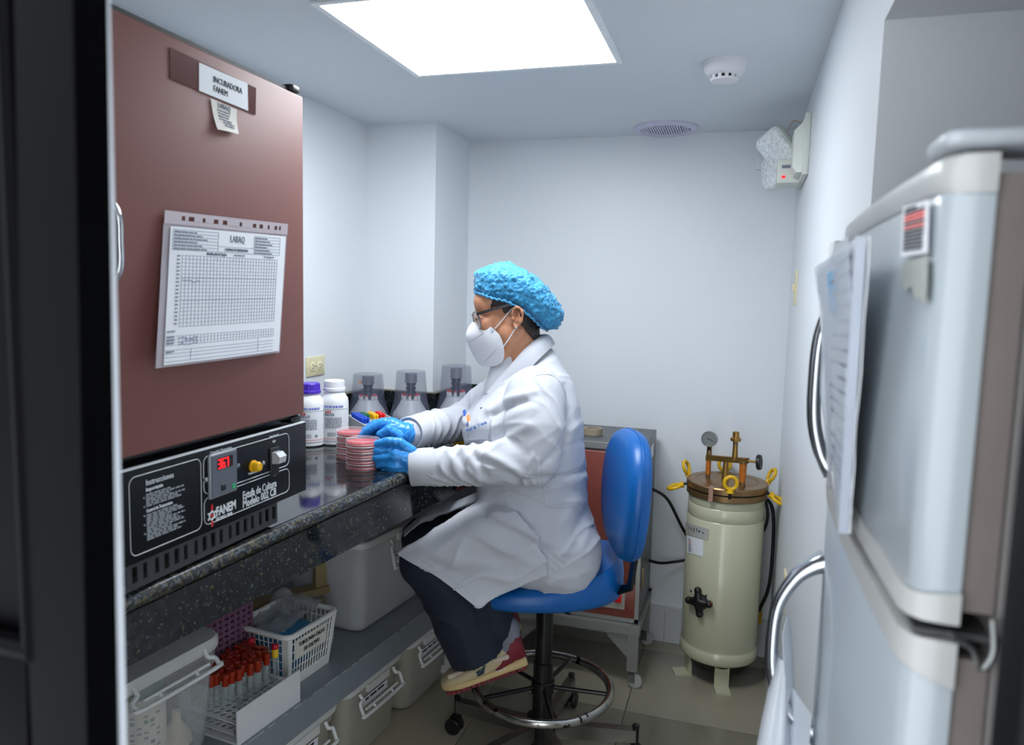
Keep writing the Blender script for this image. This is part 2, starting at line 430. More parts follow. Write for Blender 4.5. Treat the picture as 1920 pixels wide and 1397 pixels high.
for (px, py, yy), nd, al, lw in (((1462, 283, 2.64), -rt*.62-up*.50-fw*.60, rt*.60-up*.80, (.150, .098)), ((1452, 324, 2.74), -rt*.93-up*.05-fw*.30, up*1.0-rt*.12, (.115, .09))):
    cc = atY(px, py, yy); nd = nd.normalized()          # the way the lamp points
    u = (al-nd*al.dot(nd)).normalized(); v2 = nd.cross(u)
    R = []
    for dz, s in ((-.056, .30), (-.050, .58), (-.030, .88), (-.008, 1.0), (.010, 1.0)):
        R.append([cc + nd*dz + u*(a*s) + v2*(b2*s) for a, b2 in rrect(lw[0], lw[1], .022, 5)])
    h = mk('lamp_head', MB().loft(R), EM, el, smooth=60)
    R = [[cc + nd*dz + u*(a*s) + v2*(b2*s) for a, b2 in rrect(lw[0]-.002, lw[1]-.002, .021, 5)] for dz, s in ((.008, .985), (.020, .95), (.025, .84))]
    mk('lens', MB().loft(R), LENS, h, smooth=60)
    mk('swivel', MB().cyl(cc - nd*.045, V((RX-.03, yy, cc.z-.005)), .012), EM, h)
mk('wire', MB().tube(cr_spline([(RX-.06, 2.63, 1.955), (RX-.045, 2.62, 1.985), (RX-.025, 2.62, 1.98), (RX-.012, 2.63, 1.965)]), .0016, 6), mat('tan_wire', (190, 150, 120), .6), el)
mk('ceiling_box', MB().rbox(.02, .07, 2.985, 3.0, 1.895, 1.945, .003, .002), WALL, el)
# wall plates on the right wall
IV = mat('ivory_plate', (222, 212, 178), .4)
for y, z, nm, lb in ((2.66, 1.45, 'light_switch', 'ivory switch plate on the right wall at head height'), (2.30, .54, 'wall_outlet', 'ivory outlet plate low on the right wall beside the steriliser')):
    t = thing(nm, lb, 'switch' if nm == 'light_switch' else 'outlet', (RX, y, z-.06))
    mk('cover_plate', MB().rbox(RX-.006, RX+.001, y-.036, y+.036, z-.058, z+.058, .003, .002), IV, t)
    mk('toggle' if nm == 'light_switch' else 'socket', MB().rbox(RX-.013, RX-.004, y-.008, y+.008, z-.014, z+.014, .003, .002), IV, t)
# outlet on left wall
t = thing('wall_outlet', 'cream duplex outlet plate on the left wall above the bottles', 'outlet', (LX, 2.27, 1.10))
oz = 1.139
mk('cover_plate', MB().rbox(LX-.001, LX+.006, 2.213, 2.327, oz-.034, oz+.034, .003, .002), mat('cream_plate', (216, 209, 172), .4), t)
for y in (2.247, 2.293):
    s_ = mk('socket', MB().lathe((LX+.005, y, oz), [(.017, 0), (.017, .003), (.015, .004)], 20, (1, 0, 0)), mat('cream_socket', (226, 216, 178), .4), t)
    q = MB(); q.box(LX+.0085, LX+.0095, y-.008, y+.001, oz+.005, oz+.007); q.box(LX+.0085, LX+.0095, y-.008, y+.001, oz-.007, oz-.005); q.box(LX+.0085, LX+.0095, y+.005, y+.009, oz-.002, oz+.002)
    mk('slots', q, INK, s_)
mk('screw', MB().lathe((LX+.006, 2.27, oz), [(.003, 0), (.002, .0015)], 8, (1, 0, 0)), STEEL, t)
# ================================================================== COUNTER
ZC = .942
def cfx(y): return -.852 + (y-.836)*.0536        # front edge of the worktop
ct = thing('counter', 'long black granite laboratory counter along the left wall', 'counter', (-1.1, 1.75, .8))
y0, y1 = .46, 3.0
def ctop(z0, z1, inset, xb=LX):
    pts = [(xb, y0), (cfx(y0)-.010-inset, y0), (cfx(2.64)-.010-inset, 2.64), (cfx(y1)-.010-inset, y1), (-1.13, y1), (-1.13, 2.64), (xb, 2.64)]
    return [V((x, y, z0)) for x, y in pts], [V((x, y, z1)) for x, y in pts]
q = MB(); a, b2 = ctop(ZC-.03, ZC-.006, 0); c2, d2 = ctop(ZC, ZC, .006); _, e2 = ctop(ZC, ZC-.0018, .0018)
q.loft([a, b2, e2, d2])
mk('worktop', q, GRANITE, ct, smooth=20)
mk('bullnose_edge', MB().tube([(cfx(y0)-.012, y0, ZC-.0158), (cfx(2.98)-.012, 2.98, ZC-.0158)], .0152, 14), GREDGE, ct, smooth=60)
def apr(y, zl): x = cfx(y); return [V((x-.003, y, ZC-.0302)), V((x-.034, y, ZC-.0302)), V((x-.034, y, zl)), V((x-.003, y, zl))]
q = MB(); q.loft([apr(y0, .838), apr(2.97, .790)])
mk('apron', q, GRANITE, ct, smooth=20)
SPM = GRANITE
q = MB(); q.box(LX, LX+.02, y0, 2.62, ZC, 1.018); mk('backsplash', q, SPM, ct)
q = MB(); q.box(LX, -1.13, 2.62, 2.64, ZC, 1.018); mk('backsplash', q, SPM, ct)
q = MB(); q.box(-1.13, -1.11, 2.62, 2.98, ZC, 1.018); mk('backsplash', q, SPM, ct)
q = MB(); q.box(-1.13, cfx(2.99), 2.98, 3.0, ZC, 1.018); mk('backsplash', q, SPM, ct)
EDGEM = mat('raw_granite_edge', (118, 112, 98), .55, var=.25, scale=80)
q = MB(); q.box(LX, LX+.021, y0, 2.62, 1.018, 1.0215); q.box(LX, -1.11, 2.619, 2.64, 1.018, 1.0215); q.box(-1.13, -1.109, 2.64, 2.98, 1.018, 1.0215)
mk('splash_cap', q, EDGEM, ct)
# ================================================================== INCUBATOR ON THE COUNTER
IX = -.835
IBROWN = mat('maroon_enamel', (126, 82, 77), .55, var=.03, scale=6, spec=.35)
DKSTEEL = mat('dark_case_paint', (30, 32, 36), .4, var=.08)
dtr, dbr = atX(570, 178, IX), atX(570, 775, IX)
iy1, dz1, dz0 = (dtr.y+dbr.y)/2, dtr.z, dbr.z
iy0 = atX(203, 450, IX).y - .012
inc = thing('incubator', 'large laboratory incubator with a maroon door and black control panel on the counter', 'incubator', (-1.1, 1.05, ZC))
mk('cabinet', MB().rbox(-1.38, IX-.045, iy0+.005, iy1-.008, .985, dz1+.012, .01, .006), DKSTEEL, inc)
door = mk('door', MB().rbox(IX-.04, IX, iy0, iy1, dz0, dz1-.004, .004, .004), IBROWN, inc)
mk('door_seal', MB().box(IX-.05, IX-.012, iy0+.004, iy1-.006, dz0-.006, dz1+.006), RUBBER, inc)
for z in (dz1+.004, dz0-.012):
    mk('hinge', MB().rbox(IX-.04, IX-.003, iy1-.035, iy1-.004, z-.004, z+.008, .008, .002), BPLAST, inc)
h = MB(); hz0, hz1, hy = atX(215, 530, IX+.03).z, atX(215, 375, IX+.03).z, atX(216, 450, IX+.025).y
h.tube(cr_spline([(IX-.002, hy, hz1), (IX+.018, hy, hz1-.002), (IX+.030, hy, hz1-.022), (IX+.031, hy, (hz0+hz1)/2), (IX+.030, hy, hz0+.022), (IX+.018, hy, hz0+.002), (IX-.002, hy, hz0)], 6), .0062, 10)
mk('door_handle', h, CHROME, door, smooth=80)
# control panel
PNL = mat('control_panel_black', (8, 12, 18), .32, var=.06, spec=.22)
ptr, pbr = atX(570, 792, IX+.004), atX(570, 925, IX+.004)
pz1, pz0 = atX(400, 858, IX).z, atX(400, 990, IX).z
pz1 = (atX(570, 792, IX).z + atX(217, 885, IX).z)/2; pz0 = (atX(570, 925, IX).z + atX(217, 1063, IX).z)/2
pn = mk('control_panel', MB().rbox(IX-.03, IX+.004, iy0, iy1, pz0, pz1, .003, .002), PNL, inc)
mk('panel_top_edge', MB().box(IX-.004, IX+.0045, iy0, iy1-.004, pz1-.0008, pz1+.0008), WINK, inc)
vy1 = atX(520, 960, IX-.012).y
VX = IX-.012
vz0 = ZC+.006
# slotted base: bars between real slots
sl = [(217+i, 0) for i in ()]
q = MB(); q.box(VX-.003, VX, iy0, vy1, pz0-.012, pz0+.002); q.box(VX-.003, VX, iy0, vy1, vz0, vz0+.010)
n = 19; pit = (vy1-iy0)/n
for i in range(n+1):
    wv = pit*.5 if i % 4 else pit*.72
    q.box(VX-.003, VX, max(iy0, iy0+i*pit-wv/2), min(vy1, iy0+i*pit+wv/2), vz0+.010, pz0-.012)
mk('slotted_base', q, mat('base_grey_paint', (58, 60, 64), .45, var=.05), inc)
mk('base_interior', MB().box(-1.34, VX-.02, iy0+.02, vy1-.01, vz0, pz0), BPLAST, inc)
mk('base_side', MB().box(-1.36, VX-.003, vy1-.004, vy1, vz0, pz0+.002), DKSTEEL, inc)
for x in (-1.33, -.88):
    for y in (iy0+.03, vy1-.03): mk('foot', MB().lathe((x, y, ZC), [(.014, 0), (.016, .008)], 14), RUBBER, inc)
# print on the panel
PX = IX+.0045
def PP(x, y): return atX(x, y, PX)
YD = V((0, 1, 0)); ZD = V((0, 0, 1))
def outline(mb, ya, yb, za, zb, r, t=.0011):
    pts = [V((PX, (ya+yb)/2+p[0], (za+zb)/2+p[1])) for p in rrect(yb-ya, zb-za, r, 5)]
    return mb.tube(pts, t*.6, 4, True)
ya, yb = PP(243, 950).y, PP(377, 900).y
za, zb = pz0+.012, pz1-.012
lines = MB(); outline(lines, ya, yb, za, zb, .012)
yc, yd = PP(382, 900).y, PP(542, 850).y
zm = PP(460, 905).z
outline(lines, yc, yd, zm+.004, zb, .012); outline(lines, yc, yd, za+.002, zm-.002, .012)
mk('panel_outlines', lines, WINK, pn)
ty = PP(273, 900).y
tx = MB(); text(tx, 'Instrucciones', .0125, (PX, ty, zb-.018), YD, ZD, sx=.85)
text(tx, 'Importante', .0075, (PX, ty, zb-.027), YD, ZD, bold=.02)
text(tx, 'Control de Temperatura', .0070, (PX, ty, za+(zb-za)*.50), YD, ZD, sx=.75, bold=.02)
mk('lettering', tx, WINK, pn, smooth=0)
q = MB(); k = 0; z = zb-.033
for i in range(21):
    zz = zb-.034-i*((zb-za-.046)/21)
    if abs(zz-(za+(zb-za)*.50)) < .005: continue
    textline(q, (PX, ty, zz), YD, ZD, [.072, .078, .05, .08, .064][i % 5] if i else .05, .0034, seed=i)
    if i % 4 == 1: q.obox((PX, ty-.004, zz+.0017), (.0003, 0, 0), (0, .0012, 0), (0, 0, .0012))
o = mk('instruction_print', q, mat('panel_print_grey', (150, 156, 162), .6), pn, smooth=0, kind='stuff')
# temperature controller
a, b2 = PP(388, 930), PP(440, 855)
dy0, dy1 = PP(389, 900).y, PP(440, 880).y
dzc = (PP(415, 887).z); dh = .074*(dy1-dy0)/.068
dz_0, dz_1 = dzc-dh/2, dzc+dh/2
cn = mk('temperature_controller', MB().rbox(PX-.002, PX+.006, dy0, dy1, dz_0, dz_1, .004, .002), mat('controller_bezel', (150, 154, 160), .4, metal=.3), inc)
mk('face', MB().box(PX+.004, PX+.0072, dy0+.003, dy1-.003, dz_0+.003, dz_1-.003), mat('controller_grey', (92, 98, 108), .5), cn)
mk('display_window', MB().box(PX+.006, PX+.0078, dy0+.016, dy1-.014, dz_1-.028, dz_1-.009), mat('display_dark', (40, 6, 8), .3), cn)
q = MB(); SEG = {'3': 'abgcd', '6': 'afgcde', '7': 'abc'}
dw, dhh = .0078, .014; yy = dy0+.018; zz = dz_1-.0255
for ch in '367':
    y_, z_ = yy, zz; w2, h2 = dw*.72, dhh/2; S = {'a': ((0, 2*h2), (w2, 2*h2)), 'b': ((w2, h2), (w2, 2*h2)), 'c': ((w2, 0), (w2, h2)), 'd': ((0, 0), (w2, 0)), 'e': ((0, 0), (0, h2)), 'f': ((0, h2), (0, 2*h2)), 'g': ((0, h2), (w2, h2))}
    for c_ in SEG[ch]:
        (p, r_), (s_, t_) = S[c_]
        q.box(PX+.0075, PX+.0083, y_+min(p, s_)-.0009, y_+max(p, s_)+.0009, z_+min(r_, t_)-.0009, z_+max(r_, t_)+.0009)
    if ch == '6': q.box(PX+.0075, PX+.0083, y_+w2+.0014, y_+w2+.003, z_-.0009, z_+.0008)
    yy += dw*1.22
mk('display_digits', q, mat('led_digits', (255, 30, 30), .5, emit=((255, 28, 34), 1.6)), cn, smooth=0)
mk('push_button', MB().rbox(PX+.006, PX+.009, dy0+.024, dy0+.036, dz_0+.010, dz_0+.020, .004, .001), BPLAST, cn)
mk('green_badge', MB().box(PX+.006, PX+.0078, dy1-.016, dy1-.008, dz_0+.006, dz_0+.015), mat('badge_green', (40, 170, 110), .4), cn)
for y, z in ((dy0-.006, dzc-.002), (dy1+.007, dzc+.004)):
    mk('mounting_screw', MB().lathe((PX, y, z), [(.0042, 0), (.0042, .003), (.002, .005)], 12, (1, 0, 0)), CHROME, cn)
p = PP(474, 874)
mk('indicator_lamp', MB().lathe((PX, p.y, p.z), [(.011, 0), (.011, .003), (.0092, .004), (.0092, .013), (.007, .016)], 20, (1, 0, 0)), mat('amber_lamp', (232, 176, 16), .25), inc)
p = PP(492, 868); mk('screw', MB().lathe((PX, p.y, p.z), [(.0045, 0), (.0045, .003), (.002, .005)], 12, (1, 0, 0)), CHROME, inc)
p = PP(514, 862)
sw = mk('switch_plate', MB().rbox(PX-.002, PX+.003, p.y-.014, p.y+.014, p.z-.030, p.z+.024, .003, .001), BPLAST, inc)
mk('rocker_switch', MB().prism([(PX+.003, p.y-.011, p.z-.006), (PX+.018, p.y-.011, p.z-.004), (PX+.020, p.y-.011, p.z+.008), (PX+.012, p.y-.011, p.z+.016), (PX+.003, p.y-.011, p.z+.016)], (0, .022, 0)), mat('switch_silver', (205, 207, 210), .35, metal=.3), sw)
q = MB(); p = PP(394, 850)
text(q, 'Control de Temperatura', .0075, (PX, p.y, PP(394, 853).z), YD, ZD, sx=.72)
text(q, 'Línea General', .0062, (PX, PP(514, 820).y, PP(514, 819).z), YD, ZD, 'CENTER', sx=.8)
text(q, 'Ligar', .0062, (PX, PP(514, 830).y, PP(514, 829).z), YD, ZD, 'CENTER', sx=.8)
text(q, 'Desliga', .0062, (PX, PP(514, 890).y, PP(514, 892).z), YD, ZD, 'CENTER', sx=.8)
text(q, 'Calentamiento', .0062, (PX, PP(474, 890).y, PP(474, 888).z), YD, ZD, 'CENTER', sx=.7)
mk('switch_lettering', q, WINK, pn, smooth=0)
q = MB()
text(q, 'Estufa de Cultura', .0205, (PX, PP(455, 935).y, PP(455, 937).z), YD, ZD, sx=.70, bold=.012)
text(q, 'Modelo 002 CB', .0205, (PX, PP(455, 951).y, PP(455, 953).z), YD, ZD, sx=.76, bold=.012)
mk('model_lettering', q, WINK, pn, smooth=0)
q = MB(); lo = PP(405, 968)
text(q, 'FANEM', .0215, (PX, lo.y, lo.z), YD, ZD, sx=.76, bold=.03)
text(q, 'SÃO PAULO  BRASIL', .0066, (PX, lo.y, lo.z-.008), YD, ZD, sx=.72, bold=.02)
g = V((PX, lo.y-.010, lo.z+.004))
ring = [g + YD*(.0062*math.cos(t*PI/8)) + ZD*(.0062*math.sin(t*PI/8)) for t in range(16)]
q.tube(ring, .0016, 4, True)
for k in range(6):
    t = PI/6+k*PI/3; d = YD*math.cos(t)+ZD*math.sin(t)
    q.obox(g+d*.0092, (.0004, 0, 0), d*.002, (YD*-math.sin(t)+ZD*math.cos(t))*.0016)
mk('maker_lettering', q, WINK, pn, smooth=0)
q = MB(); q.obox(g+V((.0003, 0, .014)), (.0005, 0, 0), (0, .0022, 0), (0, 0, .005)); q.obox(g+V((.0003, 0, -.014)), (.0005, 0, 0), (0, .0022, 0), (0, 0, .005))
q.lathe(g, [(.0028, 0), (.0028, .001)], 12, (1, 0, 0))
mk('maker_emblem', q, mat('emblem_red', (205, 42, 40), .5), pn, smooth=0)
# labels stuck on the door
def bil(c):
    tl, tr, bl, br = c
    return lambda u, v: (tl*(1-u)+tr*u)*(1-v) + (bl*(1-u)+br*u)*v
DX = IX+.0012
TAPE = mat('worn_brown_tape', (92, 50, 46), .16, var=.10, scale=60, wear=((190, 160, 156), 130, .72))
f = bil([atX(318, 88, DX), atX(480, 165, DX), atX(319, 147, DX), atX(479, 216, DX)])
tp = mk('tape_strip', MB().sheet(lambda u, v: f(u, v)+V((.0002, 0, 0)), 6, 2, .0005), TAPE, inc)
f = bil([atX(372, 117, DX), atX(463, 157, DX), atX(372, 170, DX), atX(464, 208, DX)])
DX2 = V((.0012, 0, 0))
lb = mk('name_label', MB().sheet(lambda u, v: f(u, v)+DX2, 4, 2, .0005), PAPER, inc, label='white paper name label taped on the maroon door')
q = MB()
xd = f(1, .5)-f(0, .5); yd = f(.5, 0)-f(.5, 1)
text(q, 'INCUBADORA', .0135, f(.27, .47)+DX2+V((.0006, 0, 0)), xd, yd, sx=.82); text(q, 'FANEM', .0135, f(.27, .80)+DX2+V((.0006, 0, 0)), xd, yd, sx=.82)
mk('lettering', q, INK, lb, smooth=0)
f2 = bil([atX(394, 184, DX), atX(443, 206, DX), atX(402, 243, DX), atX(443, 252, DX)])
curl = lambda u, v: f2(u, v)+V((.001+.012*max(0, v-.25)**2*(1.2-abs(u-.4)), 0, 0))
lb2 = mk('curled_label', MB().sheet(curl, 8, 8, .0004), mat('cream_paper', (220, 216, 208), .7), inc, label='small curled paper sticker hanging below the name label')
q = MB(); xd = f2(1, .2)-f2(0, .2); yd = f2(.5, 0)-f2(.5, .4)
text(q, 'LABAQ', .0115, curl(.24, .20)+V((.0008, 0, 0)), xd, yd, sx=.85)
for i in range(6): textline(q, curl(.22+.03*i*(i > 3), .32+.1*i)+V((.0008, 0, 0)), xd, yd, .030-.003*(i % 3), .003, seed=i)
mk('print', q, GREYINK, lb2, smooth=0)
# temperature chart in a punched sleeve (a thing of its own hanging on the door)
TL, TR, BL, BR = atX(309, 394, IX+.006), atX(540, 420, IX+.004), atX(293, 691, IX+.035), atX(525, 661, IX+.006)
fs = bil([TL, TR, BL, BR])
def sl_(u, v): return fs(u, v) + V((.004*math.sin(PI*u)*v, 0, 0))
ch = thing('temperature_chart', 'white gridded temperature chart in a punched clear sleeve on the maroon door', 'chart', fs(.5, 1))
SLV = mat('sleeve_plastic', (205, 198, 206), .25, alpha=.55)
q = MB()
holes = [(.125, .012), (.18, .02), (.27, .010), (.36, .018), (.43, .018), (.56, .010), (.68, .016), (.74, .016), (.81, .009), (.88, .014), (.92, .009)]
def hole_strip(v0, v1):
    # band with real punched openings
    us = [0]; 
    for c_, hw in holes: us += [c_-hw, c_+hw]
    us.append(1); va, vb = v0+(v1-v0)*.30, v0+(v1-v0)*.66
    def quad(ua, ub, a, b3):
        q.sheet(lambda u, v: sl_(ua+(ub-ua)*u, a+(b3-a)*v), 1, 1, .0005)
    quad(0, 1, v0, va); quad(0, 1, vb, v1)
    for i in range(0, len(us), 2): quad(us[i], us[i+1], va, vb)
hole_strip(0, .085)
mk('punched_strip', q, mat('sleeve_strip', (196, 186, 192), .4, alpha=.85), ch, smooth=0)
mk('sleeve', MB().sheet(lambda u, v: sl_(u, .085+v*.915)-V((.0012, 0, 0)), 8, 8, .0005), SLV, ch)
fp = lambda u, v: sl_(.04+.94*u, .10+.885*v) + V((.0008, 0, 0))
pg = mk('page', MB().sheet(fp, 8, 8, .0005), PAPER, ch)
q = MB(); e = V((.0008, 0, 0))
def ln(u0, v0, u1, v1, t=.0004):
    q.tube([fp(u0+(u1-u0)*k/4, v0+(v1-v0)*k/4)+e*.6 for k in range(5)], t, 4)
for i in range(32): ln(.09+i*.0268, .21, .09+i*.0268, .735, .00028)
for i in range(20): ln(.09, .21+i*.0276, .92, .21+i*.0276, .00055 if i in (6, 12) else .00028)
for i in range(32): ln(.09+i*.0268, .80, .09+i*.0268, .865, .00024)
for v in (.80, .822, .844, .865): ln(.0, v, .92, v, .00024)
for v in (.90, .925, .95, .98): ln(.0, v, .92, v, .0003)
for v in (.02, .045, .07, .095, .12, .145, .17): ln(.02, v, .36, v, .0003); ln(.68, v, .94, v, .0003)
for u in (.02, .36, .68, .94): ln(u, .02, u, .17, .0003)
ln(.36, .17, .68, .17, .0003); ln(.36, .125, .68, .125, .0003); ln(.18, .90, .18, .98, .0003); ln(.76, .865, .76, .98, .0003)
mk('chart_grid', q, mat('grid_ink', (122, 131, 158), .7), pg, smooth=0, kind='stuff')
q = MB(); xd = fp(1, .1)-fp(0, .1); yd = fp(.5, 0)-fp(.5, .3)
text(q, 'LABAQ', .0165, fp(.46, .085)+e, xd, yd, sx=.75)
text(q, 'CONTROL DE TEMPERATURA', .0062, fp(.52, .157)+e, xd, yd, 'CENTER', sx=.75, bold=.01)
text(q, 'Identificación de Equipo:', .0068, fp(.27, .198)+e, xd, yd, sx=.75, bold=.01)
mk('chart_lettering', q, GREYINK, pg, smooth=0)
q = MB()
for i in range(6):
    textline(q, fp(.03, .043+.025*i)+e, xd, yd, .05+.012*(i % 3), .0034, seed=i); textline(q, fp(.69, .043+.025*i)+e, xd, yd, .035+.008*(i % 3), .0034, seed=i+9)
for i in range(19): textline(q, fp(.055, .222+i*.0276)+e, xd, yd, .006, .003, seed=i)
textline(q, fp(.5, .198)+e, xd, yd, .028, .0034, seed=3); textline(q, fp(.78, .198)+e, xd, yd, .03, .0034, seed=4)
for v, s in ((.775, 1), (.815, 2), (.838, 3), (.86, 4), (.92, 5)): textline(q, fp(.01, v)+e, xd, yd, .016, .0034, seed=s)
mk('chart_print', q, GREYINK, pg, smooth=0)
q = MB(); rd = random.Random(4)
for v in (.40, .82, .84, .86):
    n = 11
    q.tube([fp(.095+k*.013, v+rd.uniform(-.011, .011))+e for k in range(n)], .0004, 4)
mk('handwriting', q, BLUEINK, pg, smooth=0)
# ================================================================== SECOND INCUBATOR ON A CART (by the back wall)
GX1, GX0, GY0, GY1 = -.298, -.76, 2.60, 2.955
Gz0, Gz1 = .235, .886
sc2 = thing('incubator', 'smaller maroon-fronted steel incubator on a wheeled cart by the back wall', 'incubator', (-.53, 2.77, Gz0))
mk('cabinet', MB().rbox(GX0, GX1, GY0+.006, GY1, Gz0, Gz1, .006, .004), mat('grey_steel_case', (96, 98, 100), .38, metal=.55, var=.06), sc2)
q = MB(); fwid = .014
for a in ((GX0, GX0+fwid, Gz0, Gz1), (GX1-fwid, GX1, Gz0, Gz1), (GX0, GX1, Gz0, Gz0+fwid), (GX0, GX1, Gz1-.022, Gz1)): q.box(a[0], a[1], GY0-.003, GY0+.008, a[2], a[3])
mk('front_frame', q, mat('frame_aluminium', (176, 176, 172), .3, metal=.7), sc2)
DR2 = mat('maroon_enamel_dark', (126, 62, 52), .35, var=.04)
mk('door', MB().rbox(GX0+.016, GX1-.016, GY0-.010, GY0+.004, Gz0+.15, Gz1-.03, .004, .003), DR2, sc2)
mk('lower_front', MB().rbox(GX0+.014, GX1-.014, GY0-.002, GY0+.004, Gz0+.014, Gz0+.145, .003, .002), DR2, sc2)
cp = mk('control_plate', MB().box(GX0+.08, GX1-.05, GY0-.005, GY0-.002, Gz0+.045, Gz0+.14), mat('control_plate_alu', (168, 166, 156), .4, metal=.4), sc2)
mk('red_switch', MB().rbox(-.385, -.36, GY0-.012, GY0-.004, Gz0+.07, Gz0+.115, .002, .002), mat('red_rocker', (190, 20, 22), .3, emit=((220, 20, 20), .05)), cp)
mk('knob', MB().lathe((-.45, GY0-.004, Gz0+.09), [(.018, 0), (.016, .014), (.001, .015)], 20, (0, -1, 0)), BPLAST, cp)
mk('latch', MB().rbox(GX1-.055, GX1-.035, GY0-.020, GY0-.008, .50, .56, .003, .002), STEEL, sc2)
mk('side_sticker', MB().box(GX1-.0005, GX1+.0008, 2.78, 2.86, .80, .85), PAPER, sc2)
mk('side_hinge', MB().rbox(GX1-.002, GX1+.006, 2.66, 2.69, .34, .42, .003, .002), mat('worn_brass', (150, 132, 104), .4, metal=.5), sc2)
crt = thing('cart', 'scuffed grey steel cart on castors carrying the smaller incubator', 'cart', (-.53, 2.77, 0))
CM = mat('scuffed_grey_steel', (146, 146, 142), .4, metal=.35, var=.08, wear=((104, 62, 42), 26, .70))
q = MB(); q.box(GX0-.01, GX1+.01, GY0-.03, GY0-.005, Gz0-.035, Gz0-.003); q.box(GX0-.01, GX1+.01, GY1-.03, GY1, Gz0-.035, Gz0-.003)
q.box(GX0-.01, GX0+.02, GY0-.01, GY1, Gz0-.03, Gz0-.003); q.box(GX1-.02, GX1+.01, GY0-.01, GY1, Gz0-.03, Gz0-.003)
mk('top_frame', q, CM, crt)
for x, y in ((GX0+.01, GY0-.015), (GX1-.012, GY0-.015), (GX0+.01, GY1-.015), (GX1-.012, GY1-.015)):
    top = Gz0-.034
    mk('leg', MB().box(x-.019, x+.019, y-.012, y+.012, .062, top), CM, crt)
    cs = mk('castor', MB().lathe((x, y, .045), [(.008, -.012), (.008, .02)], 10).box(x-.012, x+.012, y-.012, y-.009, .02, .05).box(x-.012, x+.012, y+.009, y+.012, .02, .05), STEEL, crt)
    mk('wheel', MB().lathe((x+.012, y-.009, .025), [(.012, 0), (.024, .001), (.025, .006), (.025, .012), (.024, .017), (.012, .018)], 20, (0, 1, 0)), mat('clear_grey_wheel', (176, 178, 176), .3), cs)
for s_, x in ((1, GX0+.03), (-1, GX1-.032)):
    mk('gusset', MB().prism([(x, GY0-.020, Gz0-.035), (x+s_*.075, GY0-.020, Gz0-.035), (x+s_*.075, GY0-.020, Gz0-.052), (x, GY0-.020, Gz0-.125)], (0, .006, 0)), CM, crt)
tr = thing('tape_roll', 'roll of beige masking tape on top of the smaller incubator', 'tape', atZ(1103, 808, Gz1))
c = V((-.515, 2.745, Gz1+.0005))
mk('tape', MB().lathe(c, [(.024, 0), (.036, 0), (.036, .024), (.024, .024), (.024, 0)], 32, caps=(False, False)), mat('masking_tape', (150, 138, 118), .6), tr)
tr.location = c; tr['w'] = tuple(c)
for ch_ in tr.children: ch_.matrix_parent_inverse = Matrix.Translation(-c)
# ================================================================== AUTOCLAVE
ac = V((-.018, 2.80, 0)); R0 = .138
au = thing('autoclave', 'cream upright autoclave with a bronze lid and yellow ring bolts in the right corner', 'autoclave', ac)
CREAM = mat('cream_enamel', (188, 187, 160), .22, var=.02, scale=5, coat=.3)
zb0, zt = .085, .728
mk('body', MB().lathe(ac, [(R0-.012, zb0), (R0, zb0+.004), (R0+.004, zb0+.012), (R0+.004, zb0+.040), (R0, zb0+.046), (R0-.002, zb0+.052), (R0, zb0+.058), (R0, zt-.115), (R0-.003, zt-.112), (R0-.001, zt-.108), (R0-.001, zt-.068), (R0-.004, zt-.064), (R0-.002, zt-.060), (R0-.002, zt-.038), (R0-.012, zt-.030)], 64), CREAM, au, smooth=50)
mk('underside', MB().lathe(ac, [(R0-.03, .05), (R0-.016, zb0+.002)], 40), RUBBER, au)
for k, a in enumerate((-80, 200, 60)):
    d = V((math.cos(math.radians(a)), math.sin(math.radians(a)), 0)); t = V((-d.y, d.x, 0))
    q = MB(); q.obox(ac+d*(R0-.028)+V((0, 0, .047)), d*.006, t*.026, V((0, 0, .042))); q.obox(ac+d*(R0-.004)+V((0, 0, .004)), d*.032, t*.026, V((0, 0, .004)))
    mk('foot', q, CREAM, au)
BRONZE = mat('aged_bronze', (142, 112, 76), .32, metal=.75, var=.15, scale=20)
BRASS = mat('brass', (176, 138, 74), .28, metal=.85, var=.14, scale=30)
mk('flange', MB().lathe(ac, [(R0-.02, zt-.034), (R0+.006, zt-.032), (R0+.006, zt-.012), (R0-.02, zt-.011)], 64), BRONZE, au)
mk('gasket', MB().lathe(ac, [(R0, zt-.012), (R0+.001, zt-.006)], 48), RUBBER, au)
ld = mk('lid', MB().lathe(ac, [(R0-.02, zt-.007), (R0+.008, zt-.006), (R0+.008, zt+.012), (R0+.005, zt+.016), (R0-.026, zt+.017), (R0-.028, zt+.015), (R0-.032, zt+.016), (.05, zt+.022), (.001, zt+.023)], 64), BRONZE, au, smooth=35)
q = MB(); q.obox(ac+V((-.052, -R0+.004, zt-.007)), (.0075, .0016, 0), (0, .012, 0), (0, 0, .025)); mk('copper_strip', q, mat('copper_strip', (190, 150, 130), .3, metal=.6), au)
YEL = mat('yellow_enamel', (226, 178, 14), .3, var=.06, scale=20, wear=((70, 58, 20), 60, .78))
def ringbolt(a, up_):
    d = V((math.cos(math.radians(a)), math.sin(math.radians(a)), 0)); t = V((-d.y, d.x, 0))
    root = ac + d*(R0+.008) + V((0, 0, zt-.004))
    ax = (V((0, 0, 1))*math.cos(up_) + d*math.sin(up_)).normalized()
    b_ = mk('ring_bolt', MB().cyl(root-ax*.012, root+ax*.02, .0055, n=12).cyl(root+ax*.012, root+ax*.02, .009, n=6), RUBBER, au)
    cc = root + ax*.046; 
    q = MB(); q.tube([cc + ax*(.0235*math.cos(k*PI/10)) + t*(.0215*math.sin(k*PI/10)) for k in range(20)], .0068, 8, True); q.cyl(root+ax*.012, root+ax*.028, .0135, .009, 12)
    mk('ring', q, YEL, b_, smooth=70)
for a, u_ in ((-85, .12), (190, 1.9), (160, .35), (-18, 2.05), (20, .45), (95, .2)): ringbolt(a, u_)
